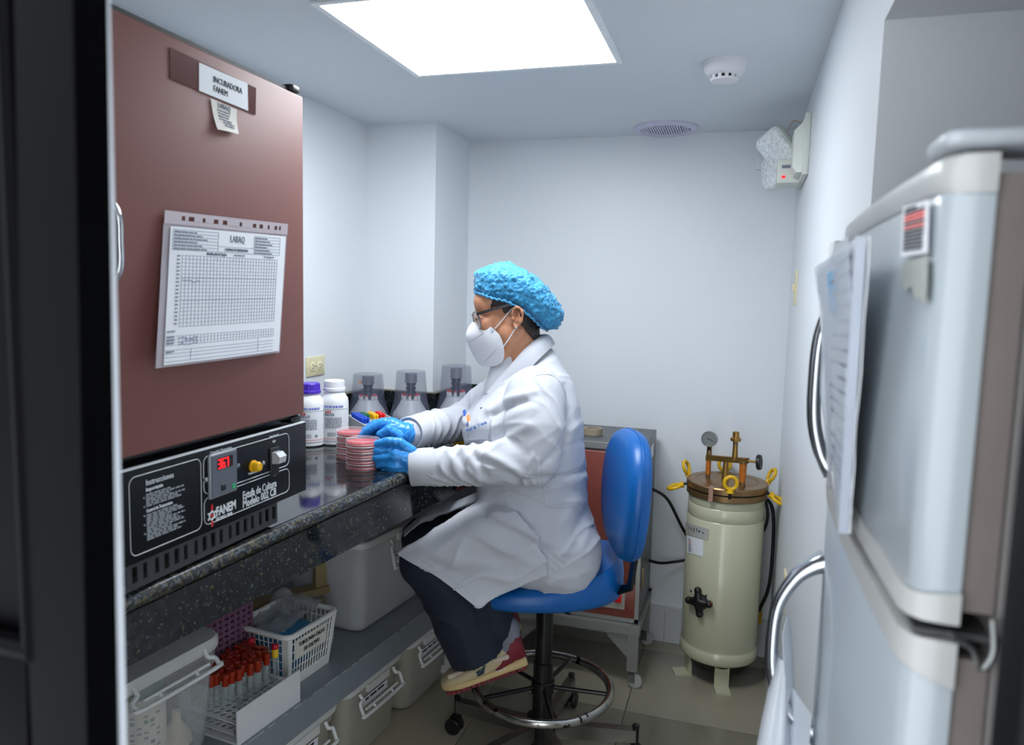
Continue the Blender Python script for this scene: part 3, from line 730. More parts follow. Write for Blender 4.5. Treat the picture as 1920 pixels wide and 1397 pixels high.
# fittings on the lid
def ap(x, y, Y): return atY(x, y, Y)
gp = V((ap(1328, 880, 2.80).x, 2.80, zt+.016)); barz = ap(1330, 858, 2.80).z
AMB = mat('amber_tube', (184, 104, 30), .2, var=.1)
mk('pillar', MB().cyl(gp, gp+V((0, 0, .02)), .0085, n=14).cyl(gp+V((0, 0, barz-gp.z-.005)), gp+V((0, 0, barz-gp.z+.045)), .010, .009, n=14), BRONZE, au)
mk('amber_sleeve', MB().cyl(gp+V((0, 0, .018)), (gp.x, gp.y, barz), .0095, n=14), AMB, au)
rp = V((ap(1391, 915, 2.72).x, 2.72, zt+.013)); rz = ap(1391, 870, 2.72).z
mk('pillar', MB().cyl(rp, rp+V((0, 0, .02)), .011, n=14).cyl((rp.x, rp.y, rz-.002), (rp.x, rp.y, rz+.008), .012, n=14), BRONZE, au)
mk('amber_sleeve', MB().cyl(rp+V((0, 0, .016)), (rp.x, rp.y, rz), .0105, .0135, n=14), AMB, au)
cpz = V((ap(1360, 890, 2.78).x, 2.78, zt+.02))
mk('centre_stem', MB().cyl(cpz, (cpz.x, cpz.y, barz), .014, .009, n=16), BRASS, au)
pa, pb = V((gp.x-.002, 2.80, barz)), V((rp.x+.01, 2.725, rz+.012))
dd = (pb-pa).normalized(); sd_ = dd.cross(V((0, 0, 1))).normalized()
mk('manifold_bar', MB().obox((pa+pb)/2, (pb-pa)/2+dd*.006, sd_*.009, V((0, 0, .010))), BRASS, au)
vp_ = pa.lerp(pb, .70); vt = ap(1377, 806, vp_.y).z
mk('valve_stem', MB().cyl(vp_, (vp_.x, vp_.y, vt-.055), .0105, .009, n=16), BRASS, au)
mk('valve_collar', MB().lathe((vp_.x, vp_.y, vt-.06), [(.009, 0), (.009, .018)], 14), BRONZE, au)
mk('valve_cap', MB().lathe((vp_.x, vp_.y, vt-.042), [(.008, 0), (.018, .002), (.019, .006), (.019, .013), (.012, .016), (.012, .034), (.010, .036)], 24), BRASS, au)
kn = V((pb.x+.040, pb.y, pb.z-.002))
mk('valve_spindle', MB().cyl(pb, kn, .0045, n=10), BRASS, au)
mk('valve_knob', MB().lathe(kn, [(.012, -.004), (.026, -.003), (.028, .003), (.026, .010), (.012, .012)], 24, (1, -.25, .1)), BPLAST, au)
gc = V((gp.x, 2.795, ap(1330, 823, 2.795).z)); gd = V((-.22, -.95, .12)).normalized()
ga = mk('pressure_gauge', MB().lathe(gc - gd*.014, [(.024, 0), (.0275, .002), (.029, .02), (.029, .026), (.0265, .028), (.0255, .025)], 32, gd), mat('gauge_case', (150, 152, 148), .3, metal=.6), au, smooth=35)
mk('dial', MB().lathe(gc+gd*.0095, [(.0262, 0), (.0262, .001)], 28, gd), PAPER, ga)
u_ = gd.cross(V((0, 0, 1))).normalized(); v_ = u_.cross(gd)
q = MB(); q.obox(gc+gd*.0118 + (u_*-.004+v_*-.002), (u_*.9+v_*.35).normalized()*.012, (v_*.9-u_*.35).normalized()*.0012, gd*.0004)
for k in range(11):
    t = math.radians(-50+k*28); dr_ = u_*math.cos(t)+v_*math.sin(t); q.obox(gc+gd*.0108+dr_*.0215, dr_*.0022, gd.cross(dr_)*.0005, gd*.0004)
mk('needle', q, INK, ga, smooth=0)
mk('gauge_stem', MB().cyl(gc-v_*.026, (gc.x, gc.y, barz+.03), .006, n=10), BPLAST, ga)
# plates on the body
def onbody(x, y, off=.0015):
    d = ray(x, y); a_ = d.x**2+d.y**2; b_ = -2*(d.x*ac.x+d.y*ac.y); c_ = ac.x**2+ac.y**2-(R0+off)**2
    return O + d*((-b_-math.sqrt(max(0, b_*b_-4*a_*c_)))/(2*a_))
def curved(px, off=.0015, n=8):
    def fn(u, v):
        x = (px[0][0]*(1-u)+px[1][0]*u)*(1-v) + (px[2][0]*(1-u)+px[3][0]*u)*v
        y = (px[0][1]*(1-u)+px[1][1]*u)*(1-v) + (px[2][1]*(1-u)+px[3][1]*u)*v
        return onbody(x, y, off)
    return fn
fp1 = curved(((1286, 979), (1329, 992), (1286, 1001), (1328, 1014)), .001)
np_ = mk('maker_plate', MB().sheet(fp1, 8, 2, .0015), mat('plate_alu', (172, 174, 168), .5), au)
xd = fp1(.9, .5)-fp1(.2, .5); q = MB()
for k, ch_ in enumerate('FAETA'): text(q, ch_, .0150, fp1(.10+.115*k, .52)+V((0, -.0026, 0)), fp1(.16+.115*k, .5)-fp1(.09+.115*k, .5), ZD, sx=.62, bold=.03)
text(q, 'S.A.', .0075, fp1(.72, .52)+V((0, -.0018, 0)), xd, ZD, sx=.9, bold=.03)
for i in range(2): textline(q, fp1(.3-.2*i, .66+.18*i)+V((0, -.0024, 0)), xd, ZD, .02+.018*i, .0032, seed=i)
mk('lettering', q, INK, np_, smooth=0)
fp2 = curved(((1288, 1004), (1319, 1013), (1288, 1036), (1318, 1044)), .001)
st = mk('sticker', MB().sheet(fp2, 6, 2, .0012), PAPER, au)
xd = fp2(1, .5)-fp2(0, .5)
q = MB(); q2 = MB()
for i in range(8): textline(q2 if i in (1, 2) else q, fp2(.12, .2+.095*i)+V((-.0008, -.0028, 0)), xd, ZD, .022+.004*(i % 3), .0032, seed=i)
mk('print', q, INK, st, smooth=0); mk('red_print', q2, REDINK, st, smooth=0)
# cross-shaped knob
kc = onbody(1313, 1128, .002); kd = (kc-ac); kd.z = 0; kd.normalize(); kt = V((-kd.y, kd.x, 0))
ck = mk('hub', MB().lathe(kc-kd*.006, [(.030, 0), (.029, .010), (.020, .020), (.006, .022)], 20, kd), BPLAST, au)
q = MB()
for k in range(4):
    t = k*PI/2+.14; dv = kt*math.cos(t)+V((0, 0, 1))*math.sin(t)
    q.caps(kc+kd*.010+dv*.008, .019, kc+kd*.010+dv*.036, .012); q.ball(kc+kd*.010+dv*.042, (.0135, .0135, .0135))
mk('cross_knob', q, BPLAST, au, smooth=70)
for x, y in ((1296, 1108), (1324, 1117)): mk('screw', MB().lathe(onbody(x, y, 0), [(.005, 0), (.004, .003)], 12, kd), STEEL, au)
p = onbody(1333, 1132, .02); mk('red_mark', MB().lathe(p, [(.006, 0), (.005, .004)], 10, kd), mat('red_mark', (150, 24, 22), .4), au)
# cables
cb = mk('power_cable', MB().tube(cr_spline([ac+V((.115, .10, .66)), ac+V((.150, .10, .66)), V((.155, 2.90, .60)), V((.158, 2.86, .45)), V((.150, 2.85, .33)), V((.128, 2.93, .22)), V((.125, 2.945, .205))], 8), .0062, 8), RUBBER, au, smooth=80)
mk('yellow_plug', MB().rbox(.106, .138, 2.93, 2.965, .155, .205, .006, .004), YEL, cb)
mk('short_cable', MB().tube(cr_spline([ac+V((.135, .06, .69)), ac+V((.150, .04, .62)), ac+V((.142, .05, .56)), ac+V((.12, .07, .53))], 8), .0055, 8), RUBBER, au, smooth=80)
mk('rear_cable', MB().tube(cr_spline([V((GX1-.004, 2.90, .66)), V((-.24, 2.91, .62)), V((-.18, 2.95, .50)), V((-.13, 2.96, .42))], 8), .006, 8), RUBBER, sc2, smooth=80)
mk('rear_cable', MB().tube(cr_spline([V((GX1-.004, 2.88, .375)), V((-.26, 2.92, .355)), V((-.21, 2.965, .35)), V((-.15, 2.97, .37)), V((-.11, 2.97, .42))], 8), .006, 8), RUBBER, sc2, smooth=80)
UZ_ = V((0, 0, 1))
# ================================================================== REFRIGERATOR (front faces the aisle)
NY, FYR = .53, 1.06
FRG = mat('fridge_silver', (162, 171, 177), .34, var=.012, scale=5, coat=.2)
TRIM = mat('fridge_trim_grey', (174, 175, 174), .35, var=.01)
CASE = mat('fridge_case_dark', (92, 88, 86), .45, var=.04)
fx0, fxs = .116, .146
SPL = 1.19
fr_ = thing('refrigerator', 'silver grey two-door refrigerator with bowed doors in the right-hand alcove', 'refrigerator', (.45, .85, 0))
def doorX(y):
    t = max(0, min(1, (y-NY-.018)/(FYR-.05-NY-.018))); return fx0-.001-.005*math.sin(PI*t)
def fprof(inset=0):
    """plan outline of a bowed door: near side, front, far side"""
    pts = [(fxs, NY+inset), (fx0+.022, NY+inset), (fx0+.009, NY+.002+inset), (fx0+.002, NY+.008+inset), (fx0-.001+inset, NY+.018)]
    for k in range(1, 12):
        t = k/12; y = NY+.018+(FYR-.05-NY-.018)*t
        pts.append((doorX(y)+inset, y))
    pts += [(fx0+.004+inset, FYR-.022), (fx0+.024, FYR-.006-inset), (fxs, FYR-inset)]
    return pts
def doorpiece(z0, z1, bow=0.0, inset=0.0, e=.003):
    pr = fprof(inset)
    def ring(z, off):
        out = []
        for x, y in pr:
            t = (y-NY)/(FYR-NY)
            out.append(V((x+off*(x < fxs-.001), y, z + bow*t)))
        return out
    q = MB(); q.loft([ring(z0, e), ring(z0+e, 0), ring(z1-e, 0), ring(z1, e)]); return q
tz = 1.495
d1 = mk('freezer_door', doorpiece(SPL+.020, tz-.022, -.0, .0015), FRG, fr_, smooth=50)
d2 = mk('fridge_door', doorpiece(.06, SPL-.028, 0, .0015), FRG, fr_, smooth=50)
mk('top_trim', doorpiece(tz-.024, tz, -.0), TRIM, d1, smooth=50)
def wavy(z0, z1, up_):
    pr = fprof(-.0015); A = []; B = []
    for x, y in pr:
        t = (y-NY)/(FYR-NY); w = .010*(1-min(1, abs(x-fxs)/.03)) if t < .1 else 0
        A.append(V((x, y, z0 - (w if not up_ else 0)))); B.append(V((x, y, z1 + (w if up_ else 0)*.4)))
    q = MB(); q.loft([A, B]); return q
mk('bottom_trim', wavy(SPL+.004, SPL+.021, True), TRIM, d1, smooth=50)
mk('upper_trim', wavy(SPL-.030, SPL-.008, False), TRIM, d2, smooth=50)
mk('hinge', MB().box(fx0+.004, .19, NY+.002, NY+.05, SPL-.006, SPL-.002).tube(cr_spline([(fxs-.004, NY-.001, SPL-.004), (fxs+.008, NY-.002, SPL-.010), (fxs+.014, NY-.002, SPL-.022), (fxs+.020, NY-.002, SPL-.010), (fxs+.018, NY-.002, SPL+.012)], 5), .002, 6), STEEL, fr_)
q = MB()
for z0, z1 in ((SPL+.012, tz-.012), (.065, SPL-.02)): q.box(fxs-.002, fxs+.020, NY+.004, FYR-.008, z0, z1)
mk('gasket', q, mat('gasket_taupe', (112, 104, 100), .6, var=.08), fr_)
mk('cabinet', MB().rbox(fxs+.020, .78, NY+.002, FYR-.004, .05, tz-.018, .008, .005), CASE, fr_)
mk('case_edge', MB().box(fxs+.026, fxs+.040, NY-.0005, NY+.003, .05, tz-.03), mat('case_edge_grey', (140, 148, 152), .4), fr_)
mk('hinge_cover', MB().rbox(fx0-.002, .40, NY-.004, NY+.055, tz+.0035, tz+.0145, .010, .004), mat('top_cover_grey', (168, 174, 180), .35), fr_)
for x, y in ((.2, .58), (.2, 1.12), (.72, .58), (.72, 1.12)): mk('foot', MB().cyl((x, y, 0), (x, y, .055), .018), BPLAST, fr_)
HAND = mat('handle_metallic', (185, 190, 196), .16, metal=.9, var=.05)
def handle(zs, parent, out_):
    bx = fx0+.002
    pts = cr_spline([V((bx-out_*k_, .985, zs[0]+(zs[1]-zs[0])*t_)) for t_, k_ in ((0, 0), (.04, .30), (.12, .62), (.28, .93), (.5, 1), (.72, .93), (.88, .62), (.96, .30), (1, 0))], 5)
    R = []
    for i, p in enumerate(pts):
        a = pts[max(0, i-1)]; b_ = pts[min(len(pts)-1, i+1)]; t = (b_-a).normalized(); n_ = t.cross(V((0, 1, 0))).normalized()
        k = abs(i/(len(pts)-1)-.5)*2
        R.append([p + V((0, 1, 0))*(x*(1+.5*k**3)) + n_*(y*(1+.9*k**3)) for x, y in rrect(.024, .014, .006, 3)])
    h_ = mk('door_handle', MB().loft(R), HAND, parent, smooth=60)
    mk('handle_inlay', MB().tube([p + V((-.0062, -.004, 0)) for p in pts[6:-6]], .0035, 6), BPLAST, h_)
hz_t, hz_b = atY(1545, 1052, 0.985).z, atY(1520, 1300, 0.985).z
handle((hz_b-.05, hz_t), d2, .056)
hz_t, hz_b = atY(1552, 545, 0.985).z, atY(1550, 880, 0.985).z
handle((hz_b, hz_t), d1, .026)
# sticker and residue on the freezer door
def atfront(x, y, off=.001): return atX(x, y, .104-off)
f = bil([atX(1692, 388, .1095), atX(1738, 374, .1115), atX(1687, 482, .1095), atX(1735, 474, .1115)])
f0_ = f
def ondoor(f_, off):
    def g_(u, v): p = f_(u, v); return V((doorX(p.y)-off, p.y, p.z))
    return g_
f = ondoor(f0_, .0024)
fst = mk('notice_sticker', MB().sheet(f, 3, 3, .0006), PAPER, fr_, label='white notice sticker with red and black print')
q = MB(); q2 = MB(); xd = f(1, .5)-f(0, .5); yd = f(.5, 0)-f(.5, 1); e = -xd.cross(yd).normalized()*.0
nn = xd.cross(yd).normalized()*.0006
for i in range(12): textline(q2 if i in (2, 3, 5) else q, f(.12, .12+.072*i)+nn, xd, yd, xd.length*(.45 if i == 0 else .76), .0028, seed=i)
mk('print', q, INK, fst, smooth=0); mk('red_print', q2, REDINK, fst, smooth=0)
f = bil([atX(1690, 492, .1095), atX(1736, 478, .1115), atX(1682, 565, .1090), atX(1732, 575, .111)])
f = ondoor(f, .0022)
q = MB(); rd = random.Random(5); pl = [f(u, v) for u, v in ((0, .02), (1, 0), (1, .55), (.97, .9), (.85, .95), (.76, .82), (.66, .88), (.55, .80), (.42, .62), (.28, .66), (.18, .74), (.10, .6), (.04, .4))]
q.prism(pl, nn.normalized()*.0003)
mk('label_residue', q, mat('residue_yellow', (164, 168, 162), .6, var=.05), fr_, smooth=0)
# papers in a clear sleeve hanging on the freezer door
fo = thing('paper_folder', 'sheaf of papers in a clear sleeve hanging on the freezer door', 'papers', (.09, .9, 1.1))
ptl, ptr_, pbl, pbr_ = atY(1548, 505, .985), atY(1625, 440, .735), atY(1556, 900, .985), atY(1592, 1005, .775)
fa = bil([atY(1549, 505, .95), atY(1630, 443, .62), atY(1562, 905, .95), atY(1594, 1000, .70)])
def folder(off, amp, seed):
    def fn(u, v):
        p = fa(u, v); w = NZ.noise(V((u*3+seed, v*4, seed)))
        return p + V((-off*(1-.6*v) - amp*w, 0, 0))
    return fn
for k, (off, amp, m_) in enumerate(((.0, .003, PAPER), (.004, .004, PAPER), (.008, .005, PAPER))):
    pg = mk('page', MB().sheet(folder(off, amp, k*7.1), 8, 12, .0012), m_, fo)
fn = folder(.0105, .005, 14.2)
q = MB()
for i in range(16):
    o_ = fn(.98, .06+.05*i); d_ = fn(.35, .06+.05*i)-o_
    textline(q, o_+V((-.001, 0, 0)), d_, V((0, 0, 1)), d_.length*(.85 if i % 4 else .5), .004, seed=i)
mk('print', q, GREYINK, pg, smooth=0)
q = MB(); q.sheet(lambda u, v: fn(.45+.2*u, .06+.16*v)+V((-.0012, 0, 0)), 3, 3, .0008); mk('blue_heading', q, mat('heading_blue', (120, 175, 215), .6), pg)
mk('sleeve', MB().sheet(folder(.0135, .007, 3.3), 10, 14, .0008), mat('folder_plastic', (205, 214, 226), .2, alpha=.45), fo)
mk('sleeve_spine', MB().sheet(lambda u, v: fa(1, v)+V((-.010+.008*u, -.002, 0)), 3, 8, .001), mat('spine_shade', (168, 175, 188), .35), fo)  # edge of the sheaf, its shadow band put into the grey-blue colour
# white box hung behind the papers
bxq = thing('display_box', 'small white box with a dark slot on the right wall behind the papers', 'box', (.06, 1.04, 1.4))
bz0, bz1 = atY(1572, 560, 1.25).z, atY(1578, 452, 1.25).z
mk('case', MB().rbox(atY(1558, 500, 1.25).x, RX, 1.235, 1.30, bz0, bz1, .004, .003), WPLAST, bxq)
mk('slot', MB().box(atY(1558, 500, 1.25).x-.0008, RX-.004, 1.2342, 1.236, bz0+.004, bz0+.05), BPLAST, bxq)
bxq.location = V((RX, 1.26, bz0)); 
for c_ in bxq.children: c_.matrix_parent_inverse = Matrix.Translation(-bxq.location)
# plastic bag tied to the lower handle
BAG = mat('thin_white_bag', (226, 232, 240), .25, alpha=.75, var=.03)
bg = thing('plastic_bag', 'translucent white plastic bag hanging from the lower refrigerator handle', 'bag', (.05, 1.03, .5))
kz = atY(1512, 1250, 1.0).z
def bagfn(u, v):
    a = 2*PI*u; r = .008+.050*min(1, v*1.3)**.8
    cx = .074-.012*v; 
    w = 1+.25*NZ.noise(V((math.cos(a)*1.5, math.sin(a)*1.5, v*2.4)))+.12*math.cos(5*a)*v
    return V((cx+math.cos(a)*r*w*.62, 0.975+math.sin(a)*r*w*1.2, kz+.02-.40*v))
R = [[bagfn(i/28, j/14) for i in range(28)] for j in range(15)]
R2 = [[p*.0+p+(V((.07, .975, p.z))-p)*.03 for p in r] for r in R]
q = MB(); q.loft(R, False, True); mk('bag', q, BAG, bg, smooth=80)
q = MB(); q.sheet(lambda u, v: V((fx0-.045+.012*u+.010*v, .96+.03*u, kz+.055-.10*v+.02*math.sin(3*u))), 5, 6, .0008); q.sheet(lambda u, v: V((fx0-.030+.022*v, .985-.05*v, kz-.02-.28*u-.01*v)), 6, 4, .0008)
mk('bag_tails', q, BAG, bg, smooth=80)
# ================================================================== SHELF UNDER THE COUNTER
ZS = .36
def sfx(y): return -1.125 + (y-.6)*.1155
SHM = mat('grey_shelf_paint', (128, 137, 145), .32, var=.03, scale=6, coat=.1)
sh = thing('shelf', 'grey painted shelf running under the counter', 'shelf', (-1.2, 1.7, .28))
q = MB(); q.prism([(LX, .46, ZS-.012), (sfx(.46), .46, ZS-.012), (sfx(3.0), 3.0, ZS-.012), (-1.13, 3.0, ZS-.012), (-1.13, 2.64, ZS-.012), (LX, 2.64, ZS-.012)], (0, 0, .012))
mk('shelf_board', q, SHM, sh)
q = MB(); q.prism([(sfx(.46), .46, ZS-.001), (sfx(.46)-.012, .46, ZS-.001), (sfx(.46)-.010, .46, ZS-.078), (sfx(.46)+.002, .46, ZS-.078)], (sfx(2.99)-sfx(.46), 2.53, 0))
mk('front_lip', q, SHM, sh)
mk('worn_edge', MB().tube([(sfx(.46)-.0005, .46, ZS-.0015), (sfx(2.99)-.0005, 2.99, ZS-.0015)], .0016, 6), mat('worn_edge_white', (176, 182, 188), .5, wear=((112, 120, 127), 40, .5)), sh)
for y in (.6, 2.58):
    mk('support', MB().box(LX+.02, sfx(y)-.08, y, y+.04, 0, ZS-.012), SHM, sh)
YS = V((.1155, 1, 0)).normalized(); XS = V((YS.y, -YS.x, 0))     # along the shelf, and out of it
def SF(a, b_, z): return V((sfx(0), 0, 0)) + YS*a + XS*b_ + V((0, 0, z))
def shelfpos(p):
    d_ = V((p.x-sfx(0), p.y, 0)); return d_.dot(YS), d_.dot(XS)
def sloft(q, stations, n=5):
    """stations: (z, a0, a1, b0, b1, r) in shelf coordinates"""
    R = []
    for z, a0, a1, b0, b1, r in stations:
        R.append([SF((a0+a1)/2+x, (b0+b1)/2+y, z) for x, y in rrect(a1-a0, b1-b0, r, n)])
    return q.loft(R, True, True)
def bin_(label, a0, a1, b0, b1, z0, z1, lid=True, group=None, tint=CLEARP, latch=.5, tag_txt=None, hdrop=.075, hup=0.0, hc=None):
    t = thing('storage_bin', label, 'bin', SF((a0+a1)/2, (b0+b1)/2, z0), group)
    q = MB(); tp_ = .018; th_ = .0025; H = z1-z0
    outer = [(z0, a0+tp_+.012, a1-tp_-.012, b0+tp_+.012, b1-tp_-.012, .03), (z0+.012, a0+tp_, a1-tp_, b0+tp_, b1-tp_, .04), (z0+H*.80, a0+.006, a1-.006, b0+.006, b1-.006, .04), (z0+H*.81, a0+.002, a1-.002, b0+.002, b1-.002, .04), (z1-.012, a0, a1, b0, b1, .04)]
    R = []
    for z, x0, x1, y0_, y1_, r in outer + [(z, x0+th_, x1-th_, y0_+th_, y1_-th_, r-.002) for z, x0, x1, y0_, y1_, r in outer[:0:-1]] + [(z0+.010, a0+tp_+.014, a1-tp_-.014, b0+tp_+.014, b1-tp_-.014, .028)]:
        R.append([SF((x0+x1)/2+x, (y0_+y1_)/2+y, z) for x, y in rrect(x1-x0, y1_-y0_, r, 5)])
    q.loft(R, True, True)
    mk('tub', q, tint, t, smooth=50)
    if lid:
        q = MB(); sloft(q, [(z1-.020, a0-.006, a1+.006, b0-.006, b1+.008, .045), (z1-.006, a0-.008, a1+.008, b0-.008, b1+.010, .046), (z1, a0-.004, a1+.004, b0-.004, b1+.006, .043), (z1+.002, a0+.02, a1-.02, b0+.02, b1-.018, .03)])
        q.add(*(lambda m: (m.v, m.f))(MB().obox(SF((a0+a1)/2, b1+.008, z1-.028), YS*.055, XS*.006, V((0, 0, .012)))))
        mk('lid', q, CLIP, t, smooth=50)
    # wire-like latch handle on the long side
    ac_ = hc or (a0+a1)/2; hw = min(.105, (a1-a0)*.36); z1 = z1+hup
    pts = [SF(ac_-hw*.86, b1+.004, z1-.030), SF(ac_-hw*.86, b1+.014, z1-.045), SF(ac_-hw, b1+.018, z1-.052), SF(ac_-hw, b1+.030, z1-hdrop+.004), SF(ac_-hw*.9, b1+.036, z1-hdrop), SF(ac_+hw*.9, b1+.036, z1-hdrop), SF(ac_+hw, b1+.030, z1-hdrop+.004), SF(ac_+hw, b1+.018, z1-.052), SF(ac_+hw*.86, b1+.014, z1-.045), SF(ac_+hw*.86, b1+.004, z1-.030)]
    q = MB(); q.tube(cr_spline(pts, 4), .0052, 8); q.tube([SF(ac_-hw*.8, b1+.024, z1-hdrop+.010), SF(ac_+hw*.8, b1+.024, z1-hdrop+.010)], .004, 6)
    for s_ in (-.45, .45): q.tube([SF(ac_+hw*s_, b1+.035, z1-hdrop), SF(ac_+hw*s_, b1+.024, z1-hdrop+.010)], .004, 6)
    mk('latch_handle', q, WPLAST, t, smooth=70)
    if tag_txt is not None:
        c_ = SF(ac_, b1-.004, z1-hdrop+.012); q = MB(); q.obox(c_+XS*.003, YS*hw*.62, XS*.0006, V((0, 0, .013)))
        lb_ = mk('paper_tag', q, PAPER, t)
        q = MB(); text(q, tag_txt, .014, c_+XS*.004-V((0, 0, .005)), YS, V((0, 0, 1)), 'CENTER', sx=.7) if tag_txt else textline(q, c_+XS*.004-YS*hw*.5, YS, V((0, 0, 1)), hw, .010, seed=int(a0*100))
        mk('print', q, INK, lb_, smooth=0)
    return t
# --- big bin at the near end of the shelf
e0 = shelfpos(atX(398, 1290, -1.10))
A1, B1 = 1.365, -.055
big = bin_('large clear storage bin nearest the doorway on the shelf, holding a labelled jar', .80, A1, -.30, B1, ZS, .600, lid=False, hdrop=.066, hup=.036, hc=1.215, tint=mat('clear_tub_near', (225, 228, 230), .25, var=.03, alpha=.24))
q = MB()
R = []
for z, g_ in ((.592, .004), (.600, .006), (.612, .006), (.620, .002), (.621, -.010)):
    R.append([SF((.80+A1)/2+x, (-.30+B1)/2+y, z) for x, y in rrect(A1-.80+2*g_, B1+.30+2*g_, .045, 5)])
q.loft(R, False, True); q.loft([R[0], [SF((.80+A1)/2+x, (-.30+B1)/2+y, .592) for x, y in rrect(A1-.80-.004, B1+.30-.004, .042, 5)]], False, False)
mk('lid', q, CLIP, big, smooth=50)
jr_ = thing('jar', 'tall white jar with a printed label and green lid inside the near clear bin', 'jar', SF(1.205, B1-.080, ZS+.012))
jc = SF(1.205, B1-.080, ZS+.013)
mk('body', MB().lathe(jc, [(.048, 0), (.052, .005), (.052, .155), (.046, .166), (.040, .168)], 32), mat('jar_white', (218, 214, 204), .5), jr_)
mk('cap', MB().lathe(jc, [(.048, .167), (.048, .192), (.045, .195)], 32), mat('jar_green', (90, 140, 125), .4), jr_)
def jarlab(off):
    def fn(u, v):
        t = math.atan2(-.75, 1.0)+(u-.5)*1.9; return jc+V((math.cos(t)*(.052+off), math.sin(t)*(.052+off), .145-.125*v))
    return fn
lb_ = mk('label', MB().sheet(jarlab(.0008), 12, 2, .0008), mat('jar_label', (222, 216, 200), .6), jr_)
q = MB(); q2 = MB()
for i in range(9):
    f3 = jarlab(.0018)
    for k in range(6):
        if (i*5+k*3) % 7 < 5-(i % 3): (q2 if i < 2 else q).obox((f3(.1+.13*k, .1+.095*i)+f3(.19+.13*k, .1+.095*i))/2, (f3(.19+.13*k, .1+.095*i)-f3(.1+.13*k, .1+.095*i))/2, V((0, 0, .0022 if i not in (1, 5) else .004)), (f3(.15+.13*k, .5)-jc).normalized()*.0003)
mk('print', q, GREYINK, lb_, smooth=0); mk('green_print', q2, mat('jar_print_green', (90, 140, 120), .6), lb_, smooth=0)
q = MB(); q.caps(SF(1.26, B1-.06, ZS+.05), .035, SF(1.27, B1-.07, ZS+.075), .022)
mk('funnel', MB().lathe(SF(1.295, B1-.075, ZS+.013), [(.034, 0), (.031, .018), (.011, .05), (.009, .075)], 20), mat('yellowed_plastic', (216, 204, 176), .5), None, label='small cream plastic funnel inside the near clear bin', cat='funnel')
# --- mauve woven basket behind
wb = thing('woven_basket', 'mauve woven basket behind the test tubes on the shelf', 'basket', SF(1.30, -.30, ZS))
MAU = mat('mauve_weave', (116, 78, 104), .6, var=.12)
wp = atX(432, 1190, -1.34)
q = MB(); wa, wbb = 1.40, 1.60
for k in range(16):
    z = ZS+.008+.0155*k
    q.tube([SF(a_, b__, z+.002*((i+k) % 2)) for i, (a_, b__) in enumerate([(wa+(wbb-wa)*t/10, -.195) for t in range(11)] + [(wbb, -.195-.012*t) for t in range(1, 8)] + [(wbb-(wbb-wa)*t/10, -.279) for t in range(11)] + [(wa, -.279+.012*t) for t in range(1, 7)])], .006, 5, True)
for t in range(11): q.tube([SF(wa+(wbb-wa)*t/10, -.195+.003, ZS), SF(wa+(wbb-wa)*t/10, -.195+.003, ZS+.245)], .004, 5)
mk('weave', q, MAU, wb)
# --- test tube rack
RKA0, RKA1, RKB0, RKB1 = 1.358, shelfpos(atZ(537, 1310, ZS))[0]+.005, -.185, -.012
rk = thing('test_tube_rack', 'white two-tier test tube rack full of red-capped tubes on the shelf', 'rack', SF((RKA0+RKA1)/2, -.1, ZS))
RKM = mat('rack_white', (214, 216, 220), .4, var=.015)
tubes = []
nr, nc = 8, 11
pa_, pb_ = (RKA1-RKA0-.02)/nc, (RKB1-RKB0-.02)/nr
cent = [(RKA0+.01+pa_*(i+.5), RKB0+.010+pb_*(j+.5)) for i in range(nc) for j in range(nr)]
def holed(z, th_):
    q = MB(); n = 10; r = .0085
    for a_, b__ in cent:
        for s_ in (0, 1):
            pass
        ring = [(a_+r*math.cos(2*PI*k/n), b__+r*math.sin(2*PI*k/n)) for k in range(n)]
        sq = []
        for k in range(n):
            c_, s__ = math.cos(2*PI*k/n), math.sin(2*PI*k/n); m_ = max(abs(c_)/(pa_/2), abs(s__)/(pb_/2)); sq.append((a_+c_/m_, b__+s__/m_))
        for zz in (z, z-th_):
            base = len(q.v); q.v += [SF(x, y, zz) for x, y in ring] + [SF(x, y, zz) for x, y in sq]
            q.f += [(base+k, base+(k+1) % n, base+n+(k+1) % n, base+n+k) for k in range(n)]
        base = len(q.v); q.v += [SF(x, y, z) for x, y in ring] + [SF(x, y, z-th_) for x, y in ring]
        q.f += [(base+k, base+(k+1) % n, base+n+(k+1) % n, base+n+k) for k in range(n)]
    for a0_, a1_, b0_, b1_ in ((RKA0, RKA1, RKB0, RKB0+.010), (RKA0, RKA1, RKB1-.010, RKB1), (RKA0, RKA0+.010, RKB0, RKB1), (RKA1-.010, RKA1, RKB0, RKB1)):
        q.obox(SF((a0_+a1_)/2, (b0_+b1_)/2, z-th_/2), YS*(a1_-a0_)/2, XS*(b1_-b0_)/2, V((0, 0, th_/2)))
    return q
mk('top_tier', holed(ZS+.052, .002), RKM, rk, smooth=0); mk('lower_tier', holed(ZS+.024, .002), RKM, rk, smooth=0)
mk('bottom', MB().obox(SF((RKA0+RKA1)/2, (RKB0+RKB1)/2, ZS+.002), YS*(RKA1-RKA0)/2, XS*(RKB1-RKB0)/2, V((0, 0, .002))), RKM, rk)
q = MB(); q.obox(SF((RKA0+RKA1)/2, RKB1+.002, ZS+.042), YS*(RKA1-RKA0+.004)/2, XS*.002, V((0, 0, .042))); mk('front_board', q, RKM, rk)
q = MB(); q.obox(SF((RKA0+RKA1)/2, RKB0-.002, ZS+.042), YS*(RKA1-RKA0+.004)/2, XS*.002, V((0, 0, .042))); mk('back_board', q, RKM, rk)
CAPR = mat('tube_cap_rust', (150, 40, 16), .25, var=.12, scale=30)
TGL = mat('tube_glass', (205, 215, 214), .08, alpha=.26, spec=.8)
